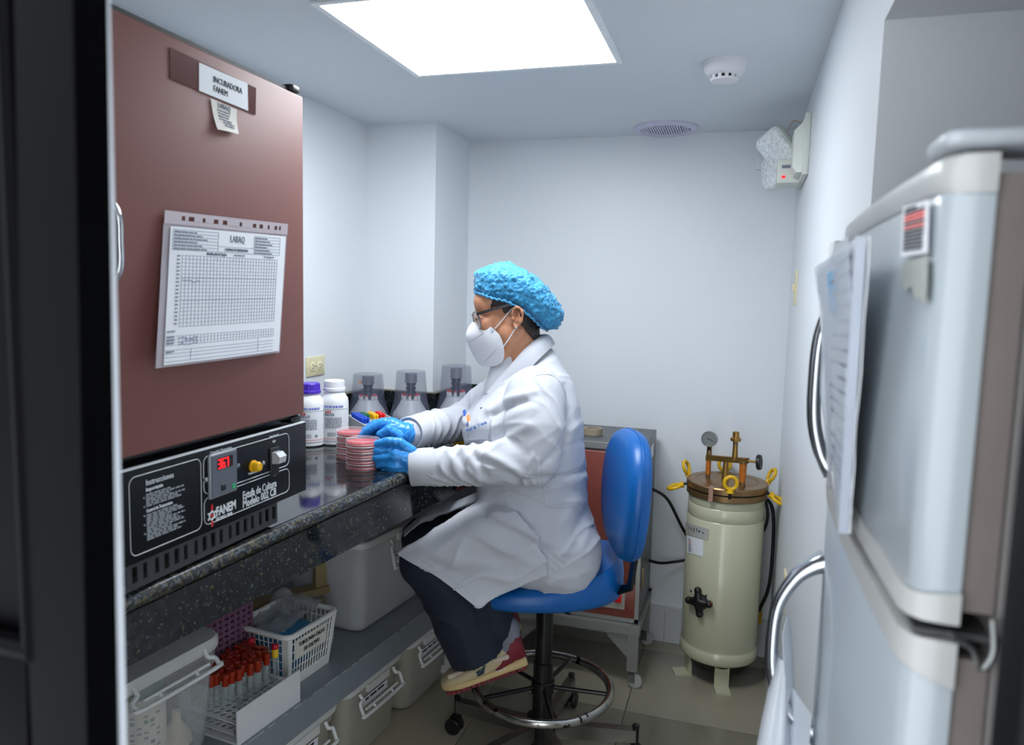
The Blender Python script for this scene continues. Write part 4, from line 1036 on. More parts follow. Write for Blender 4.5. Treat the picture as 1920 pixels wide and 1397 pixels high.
def tube_at(a_, b__, lean, first=None, cap=CAPR):
    p = SF(a_, b__, ZS+.0045)
    if first is None:
        t = thing('test_tube', 'rust-capped glass test tube standing in the white rack', 'test tube', p, 'rust-capped tubes in the rack')
        mk('glass', MB().lathe(p, [(.002, 0), (.0045, .002), (.0061, .008), (.0061, .115)], 12, caps=(True, False)), TGL, t)
        mk('cap', MB().lathe(p, [(.0062, .102), (.0078, .103), (.0078, .120), (.0086, .121), (.0086, .129), (.0072, .131)], 14), cap, t, smooth=30)
        return t
    o = dup(first, p-first.location); o.rotation_euler = (rd2.uniform(-.06, .06), rd2.uniform(-.06, .06), 0); return o
first = None; rd = random.Random(3); rd2 = random.Random(8)
for i in range(nc):
    for j in range(nr):
        if (i, j) not in ((nc-1, 5), (nc-1, 1)) and (j > 5 or (j == 5 and (i < 3 or i > 8)) or (j >= 4 and i < 1) or rd.random() < .06): continue
        a_, b__ = cent[i*nr+j]
        special = (i, j) in ((nc-1, 5), (nc-1, 1))
        if special:
            p = SF(a_, b__, ZS+.0045)
            t = thing('test_tube', 'yellow-and-red-capped glass test tube at the near end of the far row' if j == 5 else 'yellow-capped glass test tube deep among the rust-capped tubes', 'test tube', p)
            mk('glass', MB().lathe(p, [(.002, 0), (.0050, .002), (.0068, .008), (.0068, .118)], 12, caps=(True, False)), TGL, t)
            mk('cap', MB().lathe(p, [(.0072, .108), (.0085, .109), (.0085, .130), (.0080, .131)], 14), mat('tube_cap_yellow', (226, 188, 40), .3), t)
            mk('cap_top', MB().lathe(p, [(.0082, .130), (.0095, .132), (.0095, .140), (.0080, .142)], 14), mat('tube_cap_red', (190, 26, 50), .3), t)
            continue
        o = tube_at(a_, b__, 0, first)
        if first is None: first = o
# --- white basket
ba0, ba1 = shelfpos(atZ(540, 1292, ZS))[0]-.005, shelfpos(atZ(612, 1245, ZS))[0]+.01
bb1 = shelfpos(atZ(575, 1270, ZS))[1]; bb0 = bb1-.15
bk = thing('plastic_basket', 'white lattice plastic basket with a paper label, on the shelf beside the tube rack', 'basket', SF((ba0+ba1)/2, (bb0+bb1)/2, ZS))
BZ = .150; fl_ = .016
def lattice(q, p00, p10, p01, p11, nu, nv, t, nd):
    """a moulded grid wall between four corners"""
    f_ = lambda u, v: (p00*(1-u)+p10*u)*(1-v)+(p01*(1-u)+p11*u)*v
    for i in range(nu+1): q.tube([f_(i/nu, 0), f_(i/nu, 1)], t*1.5, 4)
    for j in range(nv+1): q.tube([f_(0, j/nv), f_(1, j/nv)], t*1.4, 4)
def basket(t, a0, a1, b0, b1, z0, H, fl_, m_, nu=14, nu2=9, nv=5, band=.028):
    q = MB()
    lo = [(a0, b0), (a1, b0), (a1, b1), (a0, b1)]; hi = [(a0-fl_, b0-fl_), (a1+fl_, b0-fl_), (a1+fl_, b1+fl_), (a0-fl_, b1+fl_)]
    def c_(i, s_):   # corner at height fraction
        return V((*(0, 0), 0)) + SF(lo[i][0]*(1-s_)+hi[i][0]*s_, lo[i][1]*(1-s_)+hi[i][1]*s_, z0+H*s_)
    sb = band/H
    for i in range(4):
        j = (i+1) % 4; e_ = .11 if i in (1, 3) else .07
        L0, L1 = c_(i, sb), c_(j, sb); U0, U1 = c_(i, 1), c_(j, 1)
        p00, p10, p01, p11 = L0.lerp(L1, e_), L0.lerp(L1, 1-e_), U0.lerp(U1, e_), U0.lerp(U1, 1-e_)
        lattice(q, p00, p10, p01, p11, nu2 if i in (1, 3) else nu, nv, .0012, None)
        D0, D1 = c_(i, 0), c_(j, 0)
        q.sheet(lambda u, v, D0=D0, D1=D1, L0=L0, L1=L1: (D0*(1-u)+D1*u)*(1-v)+(L0*(1-u)+L1*u)*v, 1, 1, .0024)
        q.sheet(lambda u, v, L0=L0, L1=L1, U0=U0, U1=U1, e_=e_: (L0*(1-u*e_)+L1*u*e_)*(1-v)+(U0*(1-u*e_)+U1*u*e_)*v, 1, 1, .0026)
        q.sheet(lambda u, v, L0=L0, L1=L1, U0=U0, U1=U1, e_=e_: (L1*(1-u*e_)+L0*u*e_)*(1-v)+(U1*(1-u*e_)+U0*u*e_)*v, 1, 1, .0026)
    q.obox(SF((a0+a1)/2, (b0+b1)/2, z0+.0015), YS*(a1-a0)/2, XS*(b1-b0)/2, V((0, 0, .0015)))
    mk('lattice_body', q, m_, t, smooth=0)
    rr = rrect(a1-a0+2*fl_+.004, b1-b0+2*fl_+.004, .022, 5)
    q = MB(); q.tube([SF((a0+a1)/2+x, (b0+b1)/2+y, z0+H) for x, y in rr], .0078, 8, True); 
    mk('rim', q, m_, t, smooth=70)
BASKM = mat('basket_white', (224, 225, 222), .4, var=.01)
basket(bk, ba0, ba1, bb0, bb1, ZS, BZ, fl_, BASKM)
c_ = SF((ba0+ba1)/2-.006, bb1+.0135, ZS+BZ*.70); up_s = (V((0, 0, 1))+XS*(fl_/BZ)).normalized()
lb_ = mk('paper_label', MB().obox(c_, YS*.064, up_s.cross(YS)*.0008, up_s*.028), mat('label_cream', (216, 214, 204), .7), bk)
nd_ = XS
q = MB(); text(q, 'TUBOS PARA CALDO', .0155, c_+up_s*.007+XS*.002, YS, up_s, 'CENTER', sx=.72, bold=.02); text(q, 'DE CULTIVO', .0155, c_-up_s*.014+XS*.0025, YS, up_s, 'CENTER', sx=.72, bold=.02)
mk('lettering', q, INK, lb_, smooth=0)
q = MB(); bc = SF((ba0+ba1)/2, (bb0+bb1)/2-.02, ZS+.004)
R = []
for z, s_ in ((.0, .8), (.01, 1), (.105, 1.02), (.12, .9), (.125, .6)):
    R.append([bc + YS*(x*s_) + XS*(y*s_) + V((0, 0, z)) for x, y in rrect(ba1-ba0-.03, .115, .02, 5)])
q.loft(R); mk('blue_pack', q, mat('blue_wrap', (60, 128, 172), .5, var=.15, bump=.3, bscale=40), None, smooth=60, label='blue wrapped pack lying inside the white labelled basket', cat='pack')
q = MB(); q.sheet(lambda u, v: bc + YS*((u-.35)*(ba1-ba0)*1.02) + XS*((v-.62)*.15) + V((0, 0, .130+.030*u+.020*NZ.noise(V((u*4, v*4, 1.7)))+.012*NZ.noise(V((u*11, v*9, 4.1))))), 26, 20, .001)
mk('plastic_bag', q, mat('clear_bag_film', (200, 205, 210), .2, alpha=.35), None, smooth=80, label='crumpled clear plastic bag over the blue pack in the white basket', cat='bag')
# --- glass mug
mp = atZ(617, 1200, ZS); ms = shelfpos(mp); mp = SF(ba1+.075, ms[1]-.01, ZS)
mg = thing('glass_mug', 'clear glass measuring mug with a handle between the basket and the large bin', 'mug', mp)
mk('cup', MB().lathe(mp, [(.030, 0), (.036, .003), (.037, .085), (.035, .085), (.034, .006), (.001, .005)], 28), mat('mug_glass', (205, 214, 214), .06, alpha=.38, spec=.8), mg, smooth=50)
q = MB(); hd = (XS*.9-YS*.25).normalized(); q.tube(cr_spline([mp+hd*.036+V((0, 0, .074)), mp+hd*.058+V((0, 0, .072)), mp+hd*.066+V((0, 0, .046)), mp+hd*.056+V((0, 0, .018)), mp+hd*.036+V((0, 0, .014))], 5), .0052, 8); mk('handle', q, mat('thick_glass', (150, 160, 160), .06, alpha=.55, spec=.8), mg, smooth=80)
# --- second big bin
p2 = shelfpos(atZ(690, 1182, ZS)); A0 = shelfpos(atZ(655, 1170, ZS))[0]-.02
p3 = shelfpos(atX(880, 925, -.93))
bin_('large clear storage bin with a white latch on the shelf behind the worker\'s knees', p2[0]-.06, p2[0]+.42, p2[1]-.29, p2[1]+.018, ZS, .655, hdrop=.11, tag_txt='')
A0 = p2[0]-.06
# --- tan stand
tsm = mat('tan_painted_wood', (150, 132, 92), .5, var=.06)
ZT = .50
g0, g1 = atZ(622, 1098, ZT), atZ(470, 1134, ZT)
gd_ = (g1-g0).normalized(); gn_ = V((-gd_.y, gd_.x, 0)); gn_ = gn_ if gn_.x < 0 else -gn_
t = thing('tan_stand', 'tan stand with a flat foot and square post under the counter above the basket', 'stand', V((g0.x, g0.y, ZS)))
mk('foot_bar', MB().obox((g0+g1)/2+gn_*.022-UZ_*.011, (g1-g0)/2, gn_*.022, UZ_*.011), tsm, t)
mk('post', MB().obox(g0+gd_*.030+gn_*.02+UZ_*.15, gd_*.018, gn_*.012, UZ_*.15), tsm, t)
for k_ in (.04, .9): mk('rear_post', MB().obox(g0.lerp(g1, k_)+gn_*.034-UZ_*.081, gd_*.010, gn_*.010, UZ_*.059), tsm, t)
# --- bins on the floor
BT = mat('floor_bin_plastic', (204, 200, 188), .35, alpha=.5, var=.03)
for (a0, a1, lab) in ((2.140, 2.445, 'clear lidded bin on the floor furthest along under the shelf, beside the floor basket'),
                      (1.800, 2.115, 'middle clear lidded bin of three on the floor, a dark box inside'),
                      (1.460, 1.775, 'clear lidded bin on the floor nearest the doorway')):
    b1 = -.040
    bin_(lab, a0, a1, b1-.24, b1, 0, .252, tint=BT, tag_txt='', hdrop=.085)
    if a0 == 1.800:
        q = MB(); R = []
        t = thing('dark_box', 'dark grey box standing inside the middle floor bin', 'box', SF((a0+a1)/2-.05, b1-.08, .13))
        mk('box', MB().obox(SF(a0+.075, b1-.085, .175), YS*.05, XS*.055, V((0, 0, .055))), mat('dark_slate', (44, 50, 56), .4), t)
        mk('papers', MB().obox(SF((a0+a1)/2, b1-.10, .062), YS*(a1-a0-.07)/2, XS*.075, V((0, 0, .058))), mat('cream_contents', (188, 182, 164), .7), t)
# --- small white basket on the floor
l_ = shelfpos(atZ(808, 1262, 0)); r_ = shelfpos(atZ(842, 1244, 0))
t = thing('plastic_basket', 'small white lattice basket on the floor beyond the lidded bins', 'basket', SF((l_[0]+r_[0])/2, -.1, 0))
basket(t, l_[0]+.02, l_[0]+.17, -.20, -.055, 0, .16, .008, BASKM, 7, 7, 7, .03)
# ================================================================== ON THE COUNTER
def px_m(p): return (p-O).dot(fw)/FPX       # metres per photo pixel at a point
# --- media bottles
BOT = mat('bottle_white', (226, 228, 230), .35, var=.01)
def bottle(px, py, toppy, label, capm, seed):
    c = atZ(px, py, ZC); k = px_m(c); H = (py-toppy)*k*1.02
    t = thing('reagent_bottle', label, 'bottle', c)
    r = 26*k
    mk('body', MB().lathe(c, [(r*.9, 0), (r, .004), (r, H*.66), (r*.93, H*.73), (r*.72, H*.80), (r*.66, H*.83), (r*.66, H*.86)], 36), BOT, t, smooth=45)
    R = []
    q = MB(); prof = [(r*.74, H*.835), (r*.78, H*.84), (r*.78, H*.88), (r*.72, H*.89), (r*.71, H*.985), (r*.66, H*1.0)]
    n = 48
    rings = [[c+V((math.cos(2*PI*i/n)*(rr+(.0007*(i % 2) if 2 < j < 5 else 0)), math.sin(2*PI*i/n)*(rr+(.0007*(i % 2) if 2 < j < 5 else 0)), z)) for i in range(n)] for j, (rr, z) in enumerate(prof)]
    q.loft(rings); mk('cap', q, capm, t, smooth=25)
    va = math.atan2(-c.y, -c.x)
    def lab(u, v, off=.0008):
        a = va+(u-.5)*2.3; return c+V((math.cos(a)*(r+off), math.sin(a)*(r+off), H*(.58-.50*v)))
    lb_ = mk('label', MB().sheet(lab, 14, 2, .0006), PAPER, t)
    def bars(q, rows, seed, x0=.2, x1=.78, h=.0015):
        rd = random.Random(seed)
        for v in rows:
            u = x0
            while u < x1-.02:
                w_ = min(rd.uniform(.02, .07), x1-u); a_, b_ = lab(u, v, .0014), lab(u+w_, v, .0014)
                q.obox((a_+b_)/2, (b_-a_)/2, V((0, 0, h)), (a_-c).normalized()*.0002); u += w_+.018
    q = MB(); bars(q, [.16, .21], seed, .2, .5, .0018); bars(q, [.29+.034*i for i in range(10)], seed+1, .2, .72, .0009); 
    for i in range(16):
        if i % 3 != 2:
            a_ = lab(.30+.016*i, .80, .0014); q.obox(a_, V((0, 0, .006)), (lab(.30+.016*i+.004, .80, .0014)-a_)*.9, (a_-c).normalized()*.0002)
    for i in range(6):
        for j in range(6):
            if (i*7+j*5+seed) % 3: a_ = lab(.66+.014*i, .765+.014*j, .0014); q.obox(a_, V((0, 0, .0007)), (lab(.673+.014*i, .765+.014*j, .0014)-a_)*.42, (a_-c).normalized()*.0002)
    mk('print', q, GREYINK, lb_, smooth=0)
    q = MB(); bars(q, [.10], seed, .22, .40, .0028); q.tube([lab(.02+.96*i/14, .93, .001) for i in range(15)], .0007, 4); mk('red_print', q, REDINK, lb_, smooth=0)
    q = MB(); q.tube([lab(.02+.96*i/14, .025, .001) for i in range(15)], .0006, 4); mk('green_line', q, mat('green_ink', (40, 120, 80), .6), lb_, smooth=0)
    q = MB(); bars(q, [-.06], seed+4, .18, .8, .0032); mk('handwriting', q, mat('pen_violet', (110, 120, 200), .6), t, smooth=0)
    return t
bottle(581, 834, 719, 'white plastic reagent bottle with a purple screw cap, half hidden by the incubator', mat('cap_purple', (72, 40, 178), .35, var=.03), 2)
bottle(627, 831, 714, 'white plastic reagent bottle with a white screw cap on the counter', mat('cap_white', (224, 226, 230), .35, var=.01), 5)
# --- petri dishes
DCL = mat('petri_clear', (245, 232, 236), .06, alpha=.07, spec=.9)
AGAR = mat('blood_agar', (190, 0, 18), .25, var=.08)
def dish(c, r, label, group, first=None):
    if first: return dup(first, c-first.location, label)
    t = thing('petri_dish', label, 'petri dish', c, group)
    mk('base', MB().lathe(c, [(r*.97, .0006), (r*.97, .0125), (r*.95, .0125), (r*.95, .002), (.001, .002)], 44), DCL, t, smooth=40)
    mk('agar', MB().lathe(c, [(r*.945, .0022), (r*.945, .0085), (.001, .0085)], 40), AGAR, t, smooth=40)
    mk('lid', MB().lathe(c, [(r, .006), (r, .0146), (r*.985, .0153), (.001, .0153), (.001, .0146), (r*.975, .0144), (r*.975, .006)], 44), DCL, t, smooth=40)
    mk('rims', MB().tube([c+V((r*math.cos(k*PI/22), r*math.sin(k*PI/22), .0150)) for k in range(44)], .0006, 4, True).tube([c+V((r*math.cos(k*PI/22), r*math.sin(k*PI/22), .0062)) for k in range(44)], .0006, 4, True).tube([c+V((r*.97*math.cos(k*PI/22), r*.97*math.sin(k*PI/22), .0008)) for k in range(44)], .0007, 4, True), DRIM, t)
    return t
DRIM = mat('petri_rim', (240, 222, 228), .1, alpha=.45)
pc = atZ(673, 884, ZC); k = px_m(pc); pr_ = 31.5*k; pc = pc + V((-.25, .97, 0))*pr_*.9
d1_ = None; n_d = 5
ph = (atZ(673, 884, ZC).z, )
hstep = .0164
topz = atP(673, 829, pc, V((0, 1, 0))).z
hstep = max(.0162, min(.0185, (topz-ZC)/6)) if topz > ZC else .0164
ORD = ['at the bottom', 'second from the bottom', 'in the middle', 'second from the top', 'on the top']
for i in range(n_d):
    o = dish(pc+V((0, 0, .0003+.0155*i)), pr_, 'red agar petri dish '+ORD[i]+' of the front stack', 'petri dishes in the front stack', d1_)
    d1_ = d1_ or o
STACK_TOP = ZC+.0155*n_d
pc2 = atZ(652, 862, ZC)+V((-.25, .97, 0))*pr_*.9
d1_ = None
for i in range(5):
    o = dish(pc2+V((.0005*i, 0, .0003+.0155*i)), pr_, 'red agar petri dish '+ORD[i]+' of the rear stack', 'petri dishes in the rear stack', d1_)
    d1_ = d1_ or o
# --- microtube rack with coloured caps
TZ = ZC+.034
o_ = atZ(651, 778, TZ)
ax1 = (atZ(690, 799, TZ)-atZ(656, 779, TZ)).normalized()      # along each coloured row, towards the camera
ax2 = V((-ax1.y, ax1.x, 0)); ax2 = ax2 if ax2.dot(atZ(713, 772, TZ)-o_) > 0 else -ax2
MW = (atZ(714, 772, TZ)-o_).dot(ax2); MW = max(.10, min(.16, MW)); ML = .22
rb = V((o_.x, o_.y, ZC))
mr = thing('microtube_rack', 'white tray rack of tiny blue, green, yellow and red capped tubes behind the gloved hands', 'rack', rb+ax1*ML/2+ax2*MW/2)
def RP(a, b_, z): return rb + ax2*a + ax1*b_ + V((0, 0, z))
q = MB(); hT = .034
for a0, a1, b0, b1 in ((0, MW, 0, .003), (0, MW, ML-.003, ML), (0, .003, 0, ML), (MW-.003, MW, 0, ML)):
    q.obox(RP((a0+a1)/2, (b0+b1)/2, hT/2), ax2*(a1-a0)/2, ax1*(b1-b0)/2, V((0, 0, hT/2)))
q.obox(RP(MW/2, ML/2, .002), ax2*MW/2, ax1*ML/2, V((0, 0, .002)))
mk('tray', q, RKM, mr)
mk('deck', MB().obox(RP(MW/2, ML/2, .024), ax2*(MW/2-.003), ax1*(ML/2-.003), V((0, 0, .0015))), mat('deck_grey', (190, 186, 176), .6, var=.1, scale=90), mr)
cw = MW/.128
cols = (('blue', (18, 74, 200), .010, .030, 12, .012), ('green', (8, 110, 56), .040, .024, 6, .012), ('yellow', (245, 190, 10), .067, .022, 7, .012), ('red', (226, 26, 30), .094, .022, 6, .012))
for nm, rgb, a_, wd_, n_, b_ in cols:
    cm_ = mat('microtube_'+nm, rgb, .3, var=.03); first = None
    for i in range(n_):
        for j in range(2 if nm != 'blue' else 3):
            p = RP((a_+.0095*j+.004)*cw, b_+.0118*i+.004, .0258)
            if first is None:
                first = mk('microtube', MB().lathe(p, [(.0034, 0), (.0034, .012), (.0043, .0122), (.0043, .017), (.0026, .0192)], 10), cm_, None, smooth=40, label=nm+'-capped microtube in the white tray rack', cat='tube', group=nm+' microtubes in the tray rack')
            else:
                o = first.copy(); COL.objects.link(o); o.location = p
# --- smoke-grey covers
SMK = mat('smoke_cover', (112, 118, 140), .10, alpha=.32, spec=.6)
for i, (px, py, tp_, lb) in enumerate(((690, 768, 690, 'smoke-grey plastic cover nearest the left wall, over a black-necked bottle'),
                                      (770, 782, 695, 'smoke-grey plastic cover in front of the wall corner, over a black-necked bottle'),
                                      (853, 792, 699, 'smoke-grey plastic cover partly hidden behind the worker\'s sleeve'))):
    c = V((atY(px, py-10, (2.47, 2.50, 2.62)[i]).x, (2.47, 2.50, 2.62)[i], ZC))
    if i == 2: c.x = max(c.x, -1.025)
    k = px_m(c); H = (py-tp_)*k; r1 = 27*k; r2 = r1*1.13; r3 = r1*1.48
    c = c+V((0, 0, .0005))
    t = thing('bottle_cover', lb, 'cover', c)
    mk('shell', MB().lathe(c, [(r3, 0), (r3*.985, .004), (r2*1.02, H*.40), (r2, H*.44), (r1*1.01, H*.97), (r1*.97, H*1.0), (.001, H*1.0)], 40, caps=(False, True)), SMK, t, smooth=40)
    mk('rim', MB().lathe(c, [(r3*1.0, 0), (r3*1.03, .002), (r3*1.0, .005)], 40, caps=(False, False)), SMK, t)
    b = thing('dispenser_bottle', ('black-necked white bottle with red-tipped tubes under the cover nearest the left wall', 'black-necked white bottle with red-tipped tubes under the middle cover', 'white bottle with a black bellows neck under the cover behind the sleeve')[i], 'bottle', c)
    mk('flask', MB().lathe(c, [(r3*.84, 0), (r3*.86, .005), (r3*.80, H*.10), (r1*.78, H*.30), (r1*.66, H*.38), (.01, H*.385)], 32), mat('flask_milky', (205, 208, 216), .4, var=.02), b, smooth=50)
    nk = [(r1*.20, H*.38), (r1*.20, H*.50)]
    for z in (.52, .61, .70): nk += [(r1*.30, H*(z-.012)), (r1*.36, H*(z+.02)), (r1*.36, H*(z+.04)), (r1*.26, H*(z+.06))]
    mk('bellows_neck', MB().lathe(c, nk, 24), mat('neck_black', (16, 17, 22), .3, var=.1), b, smooth=30)
    mk('grey_cap', MB().lathe(c, [(r1*.46, H*.76), (r1*.42, H*.78), (r1*.41, H*.93), (r1*.38, H*.95)], 24), mat('grey_ribbed_cap', (104, 106, 112), .4), b, smooth=30)
    q = MB(); q2 = MB()
    for j in range(8):
        a = j*PI/4+.3; p = c+V((math.cos(a)*r1*.55, math.sin(a)*r1*.55, 0))
        q.lathe(p, [(.006, H*.39), (.0055, H*.47), (.004, H*.475)], 10); q2.lathe(p, [(.0052, H*.475), (.0052, H*.50), (.004, H*.505)], 10)
    mk('small_tubes', q, BOT, b, smooth=40); mk('red_tips', q2, mat('red_tip', (206, 40, 46), .4), b, smooth=40)
    cvd = V((-c.x, -c.y, 0)).normalized(); side = V((-cvd.y, cvd.x, 0))
    if i == 0: q = MB(); q.obox(c+cvd*r1*.82+side*-r1*.52+V((0, 0, H*.84))*1+cvd*r1*.06, side*.005, cvd*.001, V((0, 0, .0035))); mk('orange_sticker', q, mat('sticker_orange', (226, 120, 40), .5), t)
# --- pencil with yellow band and glass slide
pA, pB = atZ(790, 845, ZC)+V((0, 0, .005)), atZ(895, 829, ZC)+V((0, 0, .005))
pn_ = thing('marker_pencil', 'thin white pencil with a yellow band and dark red tip lying by the far sleeve', 'pencil', (pA+pB)/2-V((0, 0, .005)))
pd = (pB-pA).normalized()
mk('barrel', MB().cyl(pA+pd*.018, pB, .0048, n=10), WPLAST, pn_); mk('yellow_band', MB().cyl(pA.lerp(pB, .55), pA.lerp(pB, .78), .0052, n=10), YEL, pn_); mk('tip', MB().cyl(pA, pA+pd*.018, .002, .0048, n=10), mat('tip_red', (140, 26, 44), .4), pn_)
# ================================================================== STOOL
ST = V((-.518, 2.09, 0)); FA = math.radians(20)
F = V((-math.cos(FA), -math.sin(FA), 0)); L = V((math.sin(FA), -math.cos(FA), 0)); UZ = V((0, 0, 1))
BLUE = mat('blue_vinyl', (0, 90, 166), .38, var=.04, scale=7, bump=.05, bscale=60)
so = thing('lab_stool', 'tall blue vinyl laboratory stool with a black column and chrome foot ring', 'stool', ST)
SF0 = ST + F*.022
def seat_top(f, l):
    r_ = max(0, -f/.24)
    return .600 + .070*r_**1.6 - .006*math.cos(min(1, abs(l)/.2)*PI/2) - .018*max(0, f/.24)**2
def seat_ring(s, z_of):
    R = []
    for i in range(40):
        a = 2*PI*i/40; f, l = .25*sg(math.cos(a), .8)*s, .205*sg(math.sin(a), .8)*s*(1-.10*max(0, -math.cos(a)))
        R.append(SF0 + F*f + L*l + UZ*z_of(f, l))
    return R
low = lambda z_: (lambda f, l: z_)
mid_ = lambda t_: (lambda f, l: (seat_top(f, l)-.010)*t_ + .545*(1-t_))
q = MB(); q.loft([seat_ring(.55, low(.534)), seat_ring(.90, low(.534)), seat_ring(.975, low(.539)), seat_ring(1.0, low(.552)), seat_ring(1.005, mid_(.45)), seat_ring(.985, mid_(.80)), seat_ring(.93, lambda f, l: seat_top(f, l)-.004), seat_ring(.75, seat_top), seat_ring(.4, seat_top), seat_ring(.05, seat_top)])
mk('seat', q, BLUE, so, smooth=60)
# backrest
BC = atY(1176, 925, 2.03); BN = V((-.93, -.36, .05)).normalized(); BR = BN.cross(UZ).normalized(); BU = BR.cross(BN).normalized()
def bk_ring(s, d):
    R = []
    for i in range(40):
        a = 2*PI*i/40; y, z = .190*sg(math.cos(a), .72)*s, .176*sg(math.sin(a), .78)*s
        y *= 1-.10*(z < 0)*abs(z)/.17
        R.append(BC + BR*y + BU*z + BN*(d + .25*y*y*1.2))
    return R
q = MB(); q.loft([bk_ring(.9, -.030), bk_ring(.97, -.026), bk_ring(1.0, -.012), bk_ring(1.0, .004), bk_ring(.96, .022), bk_ring(.84, .034), bk_ring(.55, .042), bk_ring(.1, .045)])
br_ = mk('backrest', q, BLUE, so, smooth=60)
mk('seam', MB().tube([p+BN*.0 for p in bk_ring(1.004, -.004)], .0022, 5, True), BLUE, br_, smooth=80)
p = BC + BN*.03 + BU*-.06 - BR*.05
BLK = mat('black_metal_paint', (13, 14, 16), .32, var=.12)
bs0 = BC - BN*.034 - BU*.05
mk('back_stem', MB().loft([[c_ + BR*x + n_*y for x, y in ((-.022, -.004), (.022, -.004), (.022, .004), (-.022, .004))] for c_, n_ in ((bs0+UZ*.0, BN), (bs0-UZ*.12, BN), (bs0-UZ*.22+BN*.012, (BN+UZ*.4).normalized()), (ST+UZ*.492+F*-.12, UZ), (ST+UZ*.492+F*-.02, UZ))]), BLK, so)
mk('seat_plate', MB().lathe(ST, [(.09, .505), (.09, .517), (.03, .521)], 24), BLK, so)
mk('column', MB().lathe(ST, [(.030, .045), (.030, .30), (.026, .302), (.026, .47), (.040, .475), (.040, .508)], 28), BLK, so, smooth=30)
mk('height_lever', MB().tube([ST+UZ*.495+L*.03, ST+UZ*.495+L*.10+F*-.06], .005, 8), BLK, so)
RZ, RR = .222, .205
RINGM = mat('worn_chrome_ring', (170, 168, 164), .2, metal=.95, var=.08, wear=((26, 20, 16), 22, .56))
fr2 = mk('foot_ring', MB().tube([ST+V((RR*math.cos(2*PI*k/64), RR*math.sin(2*PI*k/64), RZ)) for k in range(64)], .0132, 10, True), RINGM, so, smooth=80)
mk('ring_hub', MB().lathe(ST, [(.034, RZ-.02), (.036, RZ-.018), (.036, RZ+.018), (.034, RZ+.02)], 24), BLK, so)
for k in range(5):
    a = math.radians(5+72*k); d = V((math.cos(a), math.sin(a), 0)); mk('spoke', MB().cyl(ST+d*.03+UZ*RZ, ST+d*(RR-.006)+UZ*RZ, .0065, n=8), BLK, so)
LEGM = mat('base_leg_steel', (120, 118, 112), .3, metal=.75, var=.12, scale=20)
mk('base_hub', MB().lathe(ST, [(.040, .045), (.046, .05), (.046, .125), (.034, .13)], 24), BLK, so)
for a_ in (176, 84, 10, 240, 305):
    a = math.radians(a_); d = V((math.cos(a), math.sin(a), 0)); t_ = V((-d.y, d.x, 0)); r_ = .285
    lg = mk('base_leg', MB().loft([[ST+d*s_+t_*x+UZ*z for x, z in ((-.014, z1), (.014, z1), (.014, z0), (-.014, z0))] for s_, z0, z1 in ((.03, .062, .112), (r_*.6, .070, .112), (r_, .074, .112))]), LEGM, so, smooth=20)
    e_ = ST+d*r_
    cs = mk('castor', MB().cyl(e_+UZ*.058, e_+UZ*.122, .0095, n=12).lathe(e_, [(.011, .118), (.011, .124), (.006, .127)], 12).obox(e_+UZ*.045+t_*.004, d*.014, t_*.008, UZ*.016), BLK, so)
    for s_ in (-1, 1):
        mk('wheel', MB().lathe(e_+d*.008+t_*(s_*.012-.006*(s_ < 0)+.0)+UZ*.0265, [(.010, -.001), (.024, 0), (.0265, .004), (.0265, .008), (.023, .012), (.008, .013)], 20, t_), BPLAST, cs)
# ================================================================== THE WORKER
B0 = V((-.535, 2.07, 0))
def PS(x, y, l=0.0):
    """the point of the plane l metres to her left of her middle that shows at photo pixel x, y"""
    return atP(x, y, B0 + L*l, L)
def FL(p): d = p-B0; return d.dot(F), d.dot(L), p.z
def WP(f, l, z): return B0 + F*f + L*l + UZ*z
def mir(p): f, l, z = FL(p); return WP(f, -l, z)
per = thing('person', 'person in white lab coat, blue hair cap, mask and gloves seated handling petri dishes', 'person', B0+UZ*.55)
SKIN = mat('skin_brown', (196, 138, 106), .5, var=.07, scale=30, bump=.06, bscale=260, sss=.08)
COAT = mat('coat_white', (192, 195, 203), .8, var=.015, bump=.10, bscale=350, sheen=.1)
NAVY = mat('navy_trousers', (16, 28, 46), .75, var=.1, bump=.08, bscale=300)
GLV = mat('blue_nitrile', (48, 144, 222), .34, var=.06, scale=40, bump=.10, bscale=90)
def ring_from(fr_px, bk_px, w, wl=None, ex=.85, n=28, lf=0, lb=0, tilt=0.0):
    a, b_ = PS(*fr_px, lf), PS(*bk_px, lb)
    c = (a+b_)/2; h = (a-b_)/2
    return [c + h*sg(math.cos(2*PI*i/n), ex) + L*(w*sg(math.sin(2*PI*i/n), ex)) for i in range(n)]
# ---- joints
hipN, hipF = PS(1045, 1035, .095), None
kneeN = PS(796, 1056, .105); ankN = PS(930, 1192, .10); hemN = PS(897, 1226, .10)
kneeF = WP(FL(kneeN)[0]+.015, -.11, FL(kneeN)[2]-.005); ankF = WP(FL(ankN)[0]-.02, -.10, FL(ankN)[2]+.035)
hipF = mir(hipN); hemF = WP(FL(hemN)[0]-.02, -.10, FL(hemN)[2]+.012)
shN = PS(1005, 745, .165); elN = PS(1003, 862, .225); wrN = PS(783, 876, .215)
shF = PS(945, 745, -.165); elF = PS(868, 792, -.21); wrF = PS(768, 812, .085)
